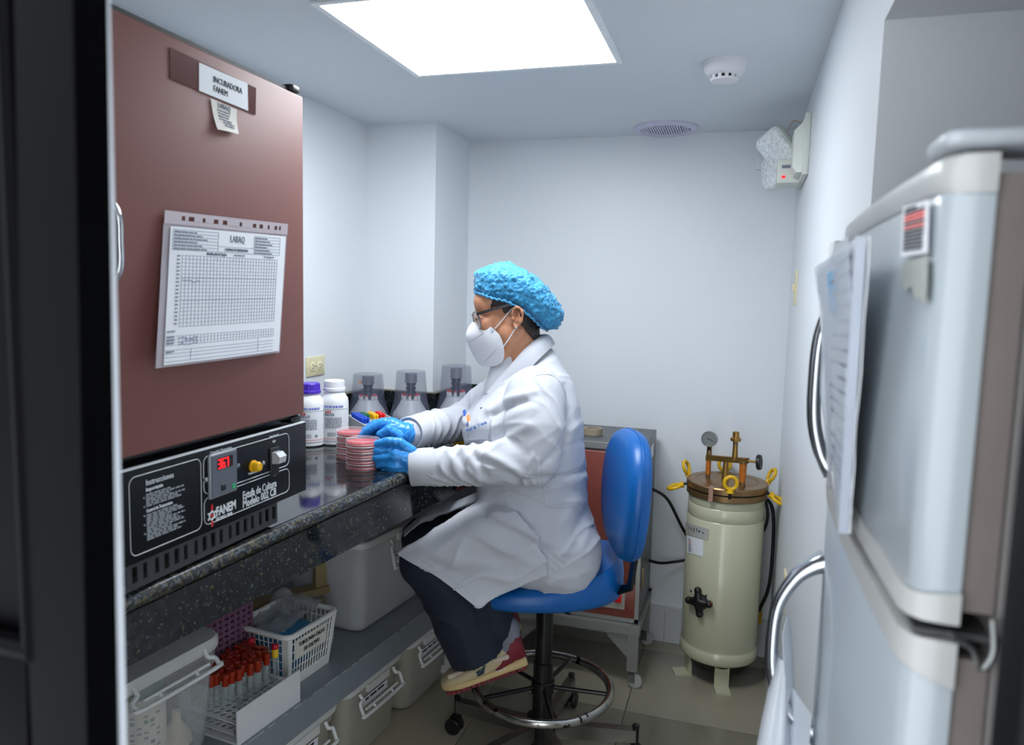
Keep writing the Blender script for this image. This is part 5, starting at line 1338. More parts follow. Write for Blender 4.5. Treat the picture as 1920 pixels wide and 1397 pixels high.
# ---- body (skin): one continuous surface, mostly under the clothes
q = MB()
cr_c = PS(951, 566); HT = math.radians(24)
hf = F*math.cos(HT)-UZ*math.sin(HT); hu = F*math.sin(HT)+UZ*math.cos(HT)
q.ball(cr_c, (.094, .071, .080), (hf, L, hu), 28, 18)
for s_ in (-1, 1):
    def M_(p): return p if s_ > 0 else mir(p)
    q.ball(M_(PS(916, 566, .022)), .043, None, 18, 12)
    q.caps(M_(PS(897, 582, .012)), .0105, M_(PS(912, 580, .048)), .013)          # brow
    q.ball(M_(PS(916, 610, .030)), .031, None, 16, 12)                             # cheek
    q.caps(M_(PS(972, 622, .056)), .020, M_(PS(936, 676, .026)), .020)             # jaw
    q.ball(M_(PS(950, 622, .044)), .034, None, 16, 12); q.ball(M_(PS(934, 604, .030)), .037, None, 16, 12); q.ball(M_(PS(942, 636, .024)), .038, None, 16, 12); q.ball(M_(PS(955, 600, .036)), .040, None, 16, 12)
    q.ball(M_(PS(899, 597, .031)), .0145, None, 12, 8)                             # eyelid mound
q.caps(PS(895, 594), .0085, PS(888, 622), .0115); q.ball(PS(890, 627, .009), .008); q.ball(PS(890, 627, -.009), .008)
q.ball(PS(910, 645), .033, None, 18, 12); q.ball(PS(920, 668), .026, None, 16, 12)
q.caps(PS(898, 642, .010), .008, PS(898, 642, -.010), .008); q.caps(PS(902, 655, .009), .008, PS(902, 655, -.009), .008)   # lips
q.caps(PS(968, 606), .053, PS(985, 690), .064, 20); q.caps(PS(955, 655), .034, PS(968, 705), .052, 18)
# torso and limbs under the coat
for a, b_, r0, r1 in ((PS(1000, 700), PS(1010, 800), .075, .115), (PS(1010, 800), PS(1010, 940), .115, .125), (PS(1010, 940), PS(1040, 1030), .125, .12),
                      (PS(1005, 735, .06), shN, .06, .055), (PS(985, 735, -.06), shF, .06, .055), (shN, elN, .050, .040), (elN, wrN, .038, .027), (shF, elF, .048, .038), (elF, wrF, .036, .0295),
                      (hipN, kneeN, .075, .055), (hipF, kneeF, .075, .055), (kneeN, ankN, .050, .033), (kneeF, ankF, .050, .033), (PS(1030, 1020), hipN, .1, .08), (PS(1030, 1020), hipF, .1, .08)):
    q.caps(a, r0, b_, r1, 18)
hN, hF_ = PS(735, 858, .205), PS(735, 803, .10)
q.caps(wrN, .026, hN, .020); q.caps(wrF, .026, hF_, .018)
ftd = (PS(838, 1272, .10)-PS(975, 1205, .10)).normalized()
q.caps(ankN, .030, PS(930, 1240, .1), .022); q.caps(ankF, .030, PS(930, 1240, .1)-L*.2+UZ*.012, .022)
body = remesh(q, .0042, 9, .5)
mk('body', body, SKIN, per, smooth=180, recalc=False)
# ears
for s_ in (1, -1):
    g = (lambda p: p) if s_ > 0 else mir
    ec = PS(969, 598, .078); q = MB()
    tt = [(978, 585), (972, 577), (963, 577), (959, 585), (962, 596)]
    rim = [PS(961, 592, .080), PS(962, 582, .088), PS(969, 576, .094), PS(977, 580, .097), PS(980, 590, .096), PS(977, 601, .092), PS(972, 609, .086), PS(967, 614, .082)]
    rim = cr_spline(rim, 4); q.tube([g(p) for p in rim], [.0042+.0012*math.sin(i) for i in range(len(rim))], 8)
    q.sheet(lambda u, v: g(PS(961+15*u-2*v, 580+28*v, .074+.012*u)), 6, 8, .006)
    q.ball(g(PS(966, 611, .081)), (.006, .005, .008)); q.ball(g(PS(962, 597, .083)), (.005, .004, .006)); q.tube([g(PS(972, 585, .090)), g(PS(974, 594, .090)), g(PS(968, 604, .086))], .0032, 6)
    e_ = remesh(q, .0018, 3, .5); mk('ear', e_, SKIN, per, smooth=180, recalc=False)
mk('earring', MB().ball(PS(967.5, 615, .089), .0042, None, 12, 8), CHROME, per)
# eyes: dark lash line and eyebrow on each side
DKH = mat('dark_brown_hair', (44, 34, 30), .55, var=.3, scale=60, bump=.4, bscale=180)
for g in ((lambda p: p), mir):
    q = MB(); q.tube([g(PS(893.5, 583.5, .018)), g(PS(897, 578.5, .034)), g(PS(905, 578.0, .050)), g(PS(913, 582, .058))], [.0016, .0030, .0028, .0012], 6); mk('eyebrow', q, DKH, per)
    mk('eye', MB().ball(g(PS(900.5, 597.0, .033)), (.0105, .0105, .0105)), mat('eye_shaded', (120, 100, 90), .2), per)  # eyeball colour darkened to carry the shade behind the glasses
    q = MB(); q.tube([g(PS(890.5, 596.0, .030)), g(PS(892.5, 598.5, .040)), g(PS(898, 598.5, .048)), g(PS(905, 597, .052))], .0014, 6); mk('eyelashes', q, DKH, per)
# hair
q = MB(); q.ball(cr_c-hf*.006+hu*.002, (.097, .0755, .083), (hf, L, hu), 40, 26)
q.v = [p + (p-cr_c).normalized()*(.003*NZ.noise(p*60)) for p in q.v]
la, lb_ = PS(893, 549), PS(1026, 618); ld_ = (lb_-la).normalized(); lu = ld_.cross(L); lu = lu if lu.z > 0 else -lu
keep = []
for f_ in q.f:
    c_ = sum((q.v[i] for i in f_), V())/len(f_); d_ = c_-cr_c
    hh = (c_-la).dot(lu)                               # height over the edge of the cap
    if hh < .022 and d_.dot(hf) < .046 and hh > -.012-.075*max(0, min(1, (-.01-d_.dot(hf))/.07)): keep.append(f_)
used = sorted({i for f_ in keep for i in f_}); ix = {j: i for i, j in enumerate(used)}
q2 = MB(); q2.v = [q.v[i] for i in used]; q2.f = [tuple(ix[i] for i in f_) for f_ in keep]
n0, n1 = PS(966, 578), PS(975, 641); na = (n1-n0).normalized(); nbk = (-F-na*(-F).dot(na)).normalized(); nl = na.cross(nbk)
def nape(u, v):
    th = (u-.5)*2*math.radians(98-50*v**1.5-6*NZ.noise(V((u*9, v*5, 0)))); r_ = .0615-.005*v
    return n0+na*((n1-n0).length*v*(1.0+.05*NZ.noise(V((u*12, 3, 0))))) + nbk*(r_*math.cos(th)) + nl*(r_*math.sin(th))
q2.sheet(nape, 40, 18, .006)
mk('hair', q2, DKH, per, smooth=80)
# bouffant cap
st_ = [((890, 540), (891, 520), .020), ((894, 551), (897, 507), .048), ((912, 560), (918, 497), .074), ((940, 567), (946, 493.5), .092), ((968, 578), (976, 503), .101), ((996, 597), (1006, 521), .099), ((1020, 613), (1031, 546), .086), ((1036, 617), (1048, 570), .062), ((1047, 612), (1057, 588), .030)]
R = []
for k, (lo, hi, w_) in enumerate(st_):
    a, b_ = PS(*lo), PS(*hi); c_ = (a+b_)/2; h_ = (b_-a)/2
    R.append([c_ + h_*sg(math.sin(2*PI*i/56), .9 if i < 28 else .55) + L*(w_*sg(math.cos(2*PI*i/56), .9 if i < 28 else .5)) for i in range(56)])
# refine the rings
RR_ = []
for i in range(56):
    col_ = cr_spline([r[i] for r in R], 7); RR_.append(col_)
rings = [[RR_[i][k] for i in range(56)] for k in range(len(RR_[0]))]
q = MB(); q.loft(rings); cc_ = PS(970, 555)
cap_ = remesh(q, .0036, 1, .4)
def crump(p):
    d = (NZ.cell(p*75)-.5)*.0 + NZ.noise(p*38)*.0045 + abs(NZ.noise(p*85+V((3, 1, 2))))*.009 - .002 + NZ.noise(p*150)*.0022
    return d
cap_.v = [p + n_*crump(p) for p, n_ in zip(cap_.v, cap_.n)]
CAPM = mat('bouffant_blue', (40, 136, 184), .55, var=.22, scale=70, bump=.9, bscale=210, sheen=.2)
cp_ = mk('bouffant_cap', cap_, CAPM, per, smooth=180, recalc=False)
band = [(893, 549, .035), (905, 553, .062), (925, 560, .079), (950, 566, .088), (975, 579, .089), (998, 597, .084), (1015, 613, .062), (1024, 617, .03), (1026, 618, 0)]
pts = cr_spline([PS(890, 546, 0)] + [PS(*b_) for b_ in band], 8)
pts = [p + L*.002 + UZ*(.0022*math.sin(i*2.1)) for i, p in enumerate(pts)]
q = MB(); q.tube(pts, [.0034+.0012*math.sin(i*1.7) for i in range(len(pts))], 7); q.tube([mir(p) for p in pts], .0036, 7)
mk('elastic_band', q, CAPM, cp_, smooth=80)
# mask
MASK = mat('mask_white', (224, 226, 232), .6, var=.01, bump=.08, bscale=300)
cen = [(887, 603), (880, 612), (875.5, 622), (873, 632), (877.5, 645), (885.5, 661), (894, 676), (902, 685), (915, 687)]
edg = [(899, 606, .030), (911, 609, .048), (923, 615, .062), (934, 625, .069), (941, 638, .071), (945, 655, .068), (945, 669, .062), (941, 679, .054), (930, 686, .040)]
CEN = cr_spline([PS(x, y, 0) for x, y in cen], 4); EDG = cr_spline([PS(*e_) for e_ in edg], 4); NM = len(CEN)-1
def mk_fn(u, v):
    t = v*NM; i = min(int(t), NM-1); fr__ = t-i
    c_ = CEN[i].lerp(CEN[i+1], fr__); e_ = EDG[i].lerp(EDG[i+1], fr__)
    s_ = u*2-1; a = abs(s_)
    p = c_.lerp(e_, a); _, l_, _ = FL(e_)
    b_ = math.sin(PI*a)*.010*math.sin(PI*min(1, v*.95+.02)); f, l, z = FL(p); l = l_*a**.8 + b_
    return WP(f, l if s_ > 0 else -l, z)
mq = mk('face_mask', MB().sheet(mk_fn, 36, 28, .0022), MASK, per, smooth=70)
q = MB()
for (a, b_) in ((( .54, .47), (.80, .33)), ((.62, .80), (.88, .62))):
    for k in range(26):
        u0 = a[0]+(b_[0]-a[0])*k/26; v0 = a[1]+(b_[1]-a[1])*k/26; p = mk_fn(u0, v0)+L*.0016; p2_ = mk_fn(u0+(b_[0]-a[0])/26*.5, v0+(b_[1]-a[1])/26*.5)+L*.0016
        q.tube([p, p2_], .0005, 4)
mk('stitch_marks', q, INK, mq, smooth=0)
q = MB(); q.tube(cr_spline([PS(928, 616, .068), PS(944, 598, .073), PS(958, 581, .078), PS(964, 577, .082)], 6), .0016, 6); q.tube(cr_spline([PS(944, 650, .070), PS(955, 634, .074), PS(965, 618, .078), PS(968, 612, .080)], 6), .0016, 6)
mk('ear_loop', q, MASK, mq, smooth=80)
q = MB(); q.tube([mir(p) for p in (PS(928, 616, .068), PS(944, 598, .073), PS(964, 577, .082))], .0016, 6); q.tube([mir(p) for p in (PS(944, 650, .070), PS(955, 634, .074), PS(968, 612, .080))], .0016, 6)
mk('ear_loop', q, MASK, mq, smooth=80)
q = MB()
for (x, y, l) in ((923, 618, .0665), (936, 651, .069)): q.obox(PS(x, y, l), hf*.004, L*.0006, hu*.005)
mk('loop_weld', q, mat('weld_grey', (196, 198, 206), .6), mq)
# glasses
GF = mat('glasses_black', (22, 24, 34), .3, var=.05); GRIM = mat('glasses_rim', (124, 118, 116), .25, metal=.6)
gl = thing('glasses', 'black-armed spectacles worn over the mask', 'glasses', PS(890, 600, .03))
for g in ((lambda p: p), mir):
    q = MB(); q.loft([[g(p+L*a+hu*b_) for a, b_ in ((-.0012, -.0036*s_), (.0012, -.0036*s_), (.0012, .0036*s_), (-.0012, .0036*s_))] for p, s_ in ((PS(894, 589, .070), 1.1), (PS(915, 583, .075), 1.0), (PS(940, 575.5, .079), .85), (PS(957, 571, .081), .8), (PS(966, 576, .080), .7))]); mk('arm', q, GF, gl)
    gc_ = PS(888, 601, .036); gdn = (F*.97-UZ*.22).normalized(); gup = (UZ*.97+F*.22).normalized(); gl_ = L
    ring = [gc_ + gl_*x + gup*y - F*(.34*(x+.027)) for x, y in rrect(.054, .046, .017, 5)]
    q = MB(); q.tube([g(p) for p in ring], .0017, 6, True); q.tube([g(ring[0]), g(PS(894, 588, .068))], .0024, 6); mk('rim', q, GRIM, gl, smooth=80)
    q = MB(); q.add([g(p) for p in ring]+[g(p+gdn*.001) for p in ring], [tuple(range(24)), tuple(range(47, 23, -1))]+[(i, (i+1) % 24, 24+(i+1) % 24, 24+i) for i in range(24)]); mk('lens', q, mat('spectacle_lens', (225, 230, 235), .04, alpha=.22, spec=.8), gl, smooth=0)
q = MB(); q.tube(cr_spline([PS(887, 593, .011), PS(884, 591, 0), mir(PS(887, 593, .011))], 4), .0016, 6); mk('bridge', q, GRIM, gl)
# ---- coat
q = MB()
T_ = [((962, 676), (1032, 652), .062), ((944, 700), (1050, 672), .105), ((920, 728), (1068, 706), .165), ((892, 757), (1080, 745), .188), ((866, 785), (1091, 795), .192), ((866, 815), (1096, 850), .190), ((876, 850), (1098, 895), .184), ((893, 890), (1100, 935), .186), ((893, 922), (1112, 972), .198), ((895, 948), (1123, 1005), .212), ((905, 985), (1124, 1040), .216), ((930, 1020), (1112, 1072), .206), ((960, 1052), (1088, 1094), .175)]
rg = [ring_from(a, b_, w_) for a, b_, w_ in T_]
q.loft(rg)
q.chain([shN+L*-.02, shN.lerp(elN, .5)+L*.004, elN], [.083, .080, .067], 22)
q.chain([elN, elN.lerp(wrN, .45)+UZ*-.004, wrN+F*-.015], [.067, .056, .047], 22)
q.chain([shF+L*.02, shF.lerp(elF, .5), elF], [.085, .072, .062], 22)
q.chain([elF, elF.lerp(wrF, .5), wrF+(elF-wrF).normalized()*.02], [.060, .052, .045], 22)
q.caps(PS(1060, 1035, .10), .105, PS(1000, 1040, .11), .10, 20); q.caps(PS(1060, 1035, -.10), .105, PS(1000, 1040, -.11), .10, 20)
# open cuffs: nothing more to add; the skirt panels
E0 = [PS(905, 938, .055), PS(862, 962, .10), PS(800, 1003, .150), PS(746, 1036, .155)]      # over the thigh
E1 = [PS(960, 955, .19), PS(890, 985, .195), PS(830, 1025, .205), PS(778, 1058, .195)]
E2 = [PS(1010, 1010, .225), PS(935, 1035, .222), PS(880, 1065, .218), PS(825, 1085, .21)]
E3 = [PS(1030, 1080, .225), PS(985, 1098, .235), PS(940, 1118, .235), PS(897, 1138, .23)]
ROWS = [cr_spline(e_, 6) for e_ in (E0, E1, E2, E3)]
COLS = [cr_spline([r[i] for r in ROWS], 6) for i in range(len(ROWS[0]))]
nu, nv = len(COLS)-1, len(COLS[0])-1
def skirt(u, v):
    a, b_ = u*nu, v*nv; i, j = min(int(a), nu-1), min(int(b_), nv-1); s_, t_ = a-i, b_-j
    p = (COLS[i][j]*(1-s_)+COLS[i+1][j]*s_)*(1-t_) + (COLS[i][j+1]*(1-s_)+COLS[i+1][j+1]*s_)*t_
    return p + L*(.008*math.sin(5*v+2*u)*u)
q.sheet(skirt, 24, 24, .013)
E0f = [PS(900, 938, -.02), PS(850, 958, -.03), PS(800, 975, -.05), PS(755, 1008, -.06)]
def skirtf(u, v):
    e_ = cr_spline(E0f, 6); a = u*(len(e_)-1); i = min(int(a), len(e_)-2); p = e_[i].lerp(e_[i+1], a-i)
    return p + L*(-.19*v) + UZ*(-.04*v*v + .012*math.sin(PI*min(1, v*2)))
q.sheet(skirtf, 20, 12, .012)
coat = remesh(q, .0048, 5, .5)
def seg(p, a, b_):
    d = b_-a; t = max(0, min(1, (p-a).dot(d)/d.length_squared)); c_ = a+d*t; return t, (p-c_).length, p-c_
SEGS = [(shN, elN), (elN, wrN), (shF, elF), (elF, wrF)]
SK = [PS(900, 945, .1), PS(1040, 1060, .2)]
def fold(p):
    best = min(((seg(p, a, b_)+(k,)) for k, (a, b_) in enumerate(SEGS)), key=lambda s_: s_[1])
    t, dist, rad, k = best
    w_ = max(0, 1-max(0, dist-.05)/.05)
    out = 0.0
    a, b_ = SEGS[k]; d = (b_-a).normalized(); ln_ = (b_-a).length
    if w_ > 0:
        u_, v_ = perp(d); th = math.atan2(rad.dot(v_), rad.dot(u_)); s_ = t*ln_
        wl = .058 if k in (0, 2) else .047
        ph_ = s_/wl + .95*math.sin(th+.8*k) + 1.9*NZ.noise(p*9+V((k, 0, 0)))
        r_ = 1-abs(math.sin(PI*ph_)); amp = .0105*(.35+.65*max(0, NZ.noise(p*7+V((5, k, 1)))+.55))*(1-.75*max(0, (t-.82)/.18 if k in (1, 3) else 0))
        out += w_*amp*(r_**1.5-.30)
    if p.z > .5:
        # long drag folds across the torso and skirt
        x = p.dot((F*.35+UZ*.94)) ; w2 = (1-w_)
        r_ = 1-abs(math.sin(PI*(x/.085 + 1.4*NZ.noise(V((p.dot(F)*5, p.dot(L)*5, p.z*9))))))
        out += w2*.0045*(r_**2.2-.25)*(.4+.9*max(0, NZ.noise(p*5+V((9, 9, 9)))+.3))
    if p.z < .80:
        f, l, z = FL(p); x = (f*.35 + z*.95)
        r_ = 1-abs(math.sin(PI*(x/.095 + 1.3*NZ.noise(p*6))))
        out += .0085*(r_**2-.25)*max(0, min(1, (.80-p.z)/.08))*max(0, min(1, (f+.10)/.08))
    return out
coat.v = [p + n_*fold(p) for p, n_ in zip(coat.v, coat.n)]
# the main creases of the cloth: (depth, width in photo pixels, line)
CREASE = [(-.008, 6, [(903, 958), (935, 985), (985, 1010), (1032, 1036)]), (.006, 10, [(925, 957), (985, 992), (1040, 1022)]), (.005, 12, [(885, 990), (920, 1010), (965, 1040), (1010, 1062)]), (-.005, 7, [(930, 944), (975, 978), (1018, 1002)]),
          (.006, 13, [(1080, 940), (1050, 985), (1040, 1005)]), (-.005, 8, [(1098, 958), (1075, 1005)]), (.004, 8, [(1105, 985), (1090, 1030)]), (-.006, 5, [(985, 897), (1010, 896), (1050, 893), (1098, 879)]), (.005, 9, [(985, 908), (1040, 906), (1100, 894)]),
          (.005, 4, [(1030, 1033), (1058, 1052)]), (.005, 4, [(1026, 1043), (1050, 1060)]), (.004, 4, [(1020, 1052), (1040, 1066)]), (-.004, 9, [(800, 1050), (850, 1075), (905, 1080), (960, 1070)]), (.004, 12, [(790, 1030), (850, 1052), (920, 1060)]),
          (.007, 8, [(902, 848), (950, 870), (985, 893)]), (-.007, 6, [(898, 862), (945, 884), (975, 900)]), (.006, 7, [(868, 842), (888, 872), (898, 898)]), (-.005, 6, [(878, 840), (900, 868), (912, 893)]), (.005, 7, [(840, 846), (858, 876), (864, 896)]), (-.004, 6, [(850, 846), (870, 874)]),
          (.007, 8, [(918, 770), (955, 748), (1000, 735)]), (-.007, 5, [(925, 778), (955, 763), (985, 752)]), (.005, 9, [(925, 800), (960, 780), (1000, 765)]), (.004, 8, [(935, 830), (965, 812), (990, 800)]),
          (-.005, 6, [(1060, 722), (1068, 770), (1054, 830), (1015, 872)]), (.005, 9, [(1072, 722), (1080, 770), (1066, 835)]), (.005, 7, [(1066, 808), (1096, 788)]), (-.004, 6, [(1058, 838), (1098, 826)]), (-.004, 5, [(905, 722), (880, 770), (874, 800)])]
CRL = [(a_, w_, cr_spline([V((x, y, 0)) for x, y in l_], 4)) for a_, w_, l_ in CREASE]
def crease(p, n_):
    if n_.dot(O-p) <= 0: return 0.0
    x, y = proj(p); q_ = V((x, y, 0)); out = 0.0
    for a_, w_, l_ in CRL:
        best = 1e9
        for i in range(len(l_)-1):
            if abs(l_[i].x-x) > 60 or abs(l_[i].y-y) > 60: continue
            d = l_[i+1]-l_[i]; t = max(0, min(1, (q_-l_[i]).dot(d)/d.length_squared)); best = min(best, (q_-l_[i]-d*t).length)
        if best < w_*2.5: out += a_*math.exp(-(best/w_)**2)
    return out
coat.v = [p + n_*crease(p, n_) for p, n_ in zip(coat.v, coat.n)]
lc = mk('lab_coat', coat, COAT, per, smooth=180, recalc=False)
# hem, cuffs, waist and back seams
q = MB()
for s_, (a, b_) in ((1, (elN, wrN)), (1, (elF, wrF))):
    d = (b_-a).normalized(); u_, v_ = perp(d); e_ = b_ - d*(.0 if a is elN else .012)
    rr_ = .0475 if a is elN else .0455
    rings = [[e_ + d*x + u_*(r*math.cos(2*PI*i/28)) + v_*(r*math.sin(2*PI*i/28)) for i in range(28)] for x, r in ((-.045, rr_+.0015), (-.02, rr_+.002), (.016, rr_+.001), (.0185, rr_-.001), (.016, rr_-.004), (-.0, rr_-.006))]
    q.loft(rings, False, False)
mk('cuff', q, COAT, lc, smooth=60)
q = MB(); q.sheet(lambda u, v: skirt(.915+.085*u, v)+(L*.0075 if True else L*0), 3, 24, .002)
mk('hem_band', q, COAT, lc, smooth=80)
from mathutils.bvhtree import BVHTree
CT = BVHTree.FromPolygons([tuple(p) for p in coat.v], coat.f)
def CS(x, y, off=.001, dflt=.15):
    d = ray(x, y).normalized(); h_ = CT.ray_cast(O, d)
    return (h_[0] + h_[1]*off, h_[1]) if h_[0] is not None else (PS(x, y, dflt), L)
def seam(name, pts, r=.0016):
    pp = cr_spline([V((x, y, 0)) for x, y in pts], 8); q = MB(); q.tube([CS(p.x, p.y, .0004)[0] for p in pp], r, 5); mk(name, q, COAT, lc, smooth=80)
seam('waist_seam', [(985, 893), (1010, 895), (1040, 893), (1070, 887), (1094, 878)], .0022)
seam('side_seam', [(1018, 845), (1016, 880), (1018, 920), (1026, 958)], .0012)
seam('armhole_seam', [(1000, 704), (1035, 704), (1058, 730), (1064, 765), (1056, 800), (1030, 830)], .0007)
seam('pocket_stitch', [(930, 935), (960, 920), (1000, 935), (1040, 952), (1085, 946)], .0014)
# collar and lapel
def collar(g):
    inn = cr_spline([PS(1020, 628, .0), PS(1009, 634, .045), PS(985, 654, .066), PS(960, 682, .062), PS(936, 708, .050), PS(912, 738, .045)], 6)
    out_ = cr_spline([PS(1040, 645, .0), PS(1033, 652, .055), PS(1008, 676, .092), PS(982, 704, .094), PS(960, 726, .085), PS(938, 752, .080)], 6)
    n_ = len(inn)-1
    def fn(u, v):
        a = u*n_; i = min(int(a), n_-1); x = inn[i].lerp(inn[i+1], a-i); y = out_[i].lerp(out_[i+1], a-i)
        return g(x.lerp(y, v) + UZ*(.010*math.sin(PI*v)) + L*(.006*math.sin(PI*v)))
    return fn
q = MB(); q.sheet(collar(lambda p: p), 26, 6, .0035); q.sheet(collar(mir), 26, 6, .0035)
mk('collar', q, COAT, lc, smooth=80)
def lapel(g):
    inn = cr_spline([PS(938, 712, .055), PS(915, 742, .048), PS(895, 775, .048), PS(884, 806, .055)], 6)
    out_ = cr_spline([PS(962, 722, .098), PS(944, 748, .098), PS(918, 784, .085), PS(888, 812, .070)], 6); n_ = len(inn)-1
    def fn(u, v):
        a = u*n_; i = min(int(a), n_-1); x = inn[i].lerp(inn[i+1], a-i); y = out_[i].lerp(out_[i+1], a-i)
        return g(x.lerp(y, v) + L*(.010+.006*math.sin(PI*v)) + F*.004)
    return fn
q = MB(); q.sheet(lapel(lambda p: p), 20, 5, .003); mk('lapel', q, COAT, lc, smooth=80)
mk('snap_button', MB().lathe(PS(903, 766, .098), [(.0042, 0), (.0035, .002)], 12, (F*.6+L*.8)), STEEL, lc)
# chest pocket with embroidery and pens
def lerp2(c, u, v): return ((c[0][0]*(1-u)+c[1][0]*u)*(1-v)+(c[2][0]*(1-u)+c[3][0]*u)*v, (c[0][1]*(1-u)+c[1][1]*u)*(1-v)+(c[2][1]*(1-u)+c[3][1]*u)*v)
PKC = ((877, 803), (922, 787), (883, 826), (917, 822))
PKG = [[CS(*lerp2(PKC, i/6, j/6), .004)[0] for j in range(7)] for i in range(7)]
pk_n = sum((CS(*lerp2(PKC, u, .4))[1] for u in (.2, .5, .8)), V()).normalized()
mk('chest_pocket', MB().sheet(lambda u, v: PKG[min(6, int(u*6+.5))][min(6, int(v*6+.5))], 6, 6, .003), COAT, lc, smooth=80)
q = MB(); e0_, e1_ = CS(880, 808, .010)[0], CS(913, 796, .010)[0]; xd = e1_-e0_; yd = (pk_n.cross(xd)).normalized()
for k_, ch_ in enumerate('rragles Ileana'):
    if ch_ != ' ': text(q, ch_, .0125, CS(879+2.65*k_, 808-.95*k_, .0078)[0]-yd*.002, xd, yd, sx=.72, bold=.03)
mk('embroidery', q, mat('embroidery_blue', (28, 104, 186), .6), lc, smooth=0)
for (px, py, m_, lb) in ((872, 768, mat('pen_blue', (40, 90, 190), .3), 'blue-capped pen in the chest pocket, nearest the front edge'), (880, 777, mat('pen_orange', (236, 140, 70), .3), 'orange and white pen in the chest pocket')):
    p0 = CS(px+5, py+30, .0)[0]; p1 = CS(px+2, py+6, .007)[0]
    t = thing('pen', lb, 'pen', p0); mk('barrel', MB().cyl(p0, p1, .0034, n=10), WPLAST if 'orange' in lb else m_, t); mk('cap', MB().cyl(p0.lerp(p1, .62), p1+(p1-p0).normalized()*.004, .0038, n=10), m_, t)
    mk('clip', MB().tube([p1+pk_n*.006, p0.lerp(p1, .66)+pk_n*.006], .0012, 5), m_, t)
mk('shirt_collar', MB().caps(PS(957, 672), .050, PS(950, 735), .066, 24), COAT, per, smooth=80)
# ---- trousers
q = MB()
for hip, kn_, an in ((hipN, kneeN, hemN), (hipF, kneeF, hemF)):
    q.chain([hip, hip.lerp(kn_, .55)+UZ*.004, kn_], [.098, .086, .072], 22)
    d = (an-kn_).normalized()
    km = kn_.lerp(an, .18)-F*.030
    q.chain([kn_, km, km.lerp(an, .6)], [.072, .084, .084], 22)
    q.cyl(km.lerp(an, .4), an, .086, .085, 28)
q.caps(hipN, .10, hipF, .10, 20)
for s_ in (0, 1):
    o_ = L*-.2*s_+UZ*.012*s_; q.caps(PS(912, 1112, .10)+o_, .070, PS(921, 1168, .10)+o_, .064)
tr_ = remesh(q, .0055, 4, .5)
def tfold(p):
    r_ = 1-abs(math.sin(PI*((p.dot(F)*.75-p.z*.65)/.055 + 1.2*NZ.noise(p*7)))); return .005*(r_**2-.3)*(.4+.8*max(0, NZ.noise(p*6+V((2, 2, 2)))+.3))
tr_.v = [p + n_*tfold(p) for p, n_ in zip(tr_.v, tr_.n)]
mk('trousers', tr_, NAVY, per, smooth=180, recalc=False)
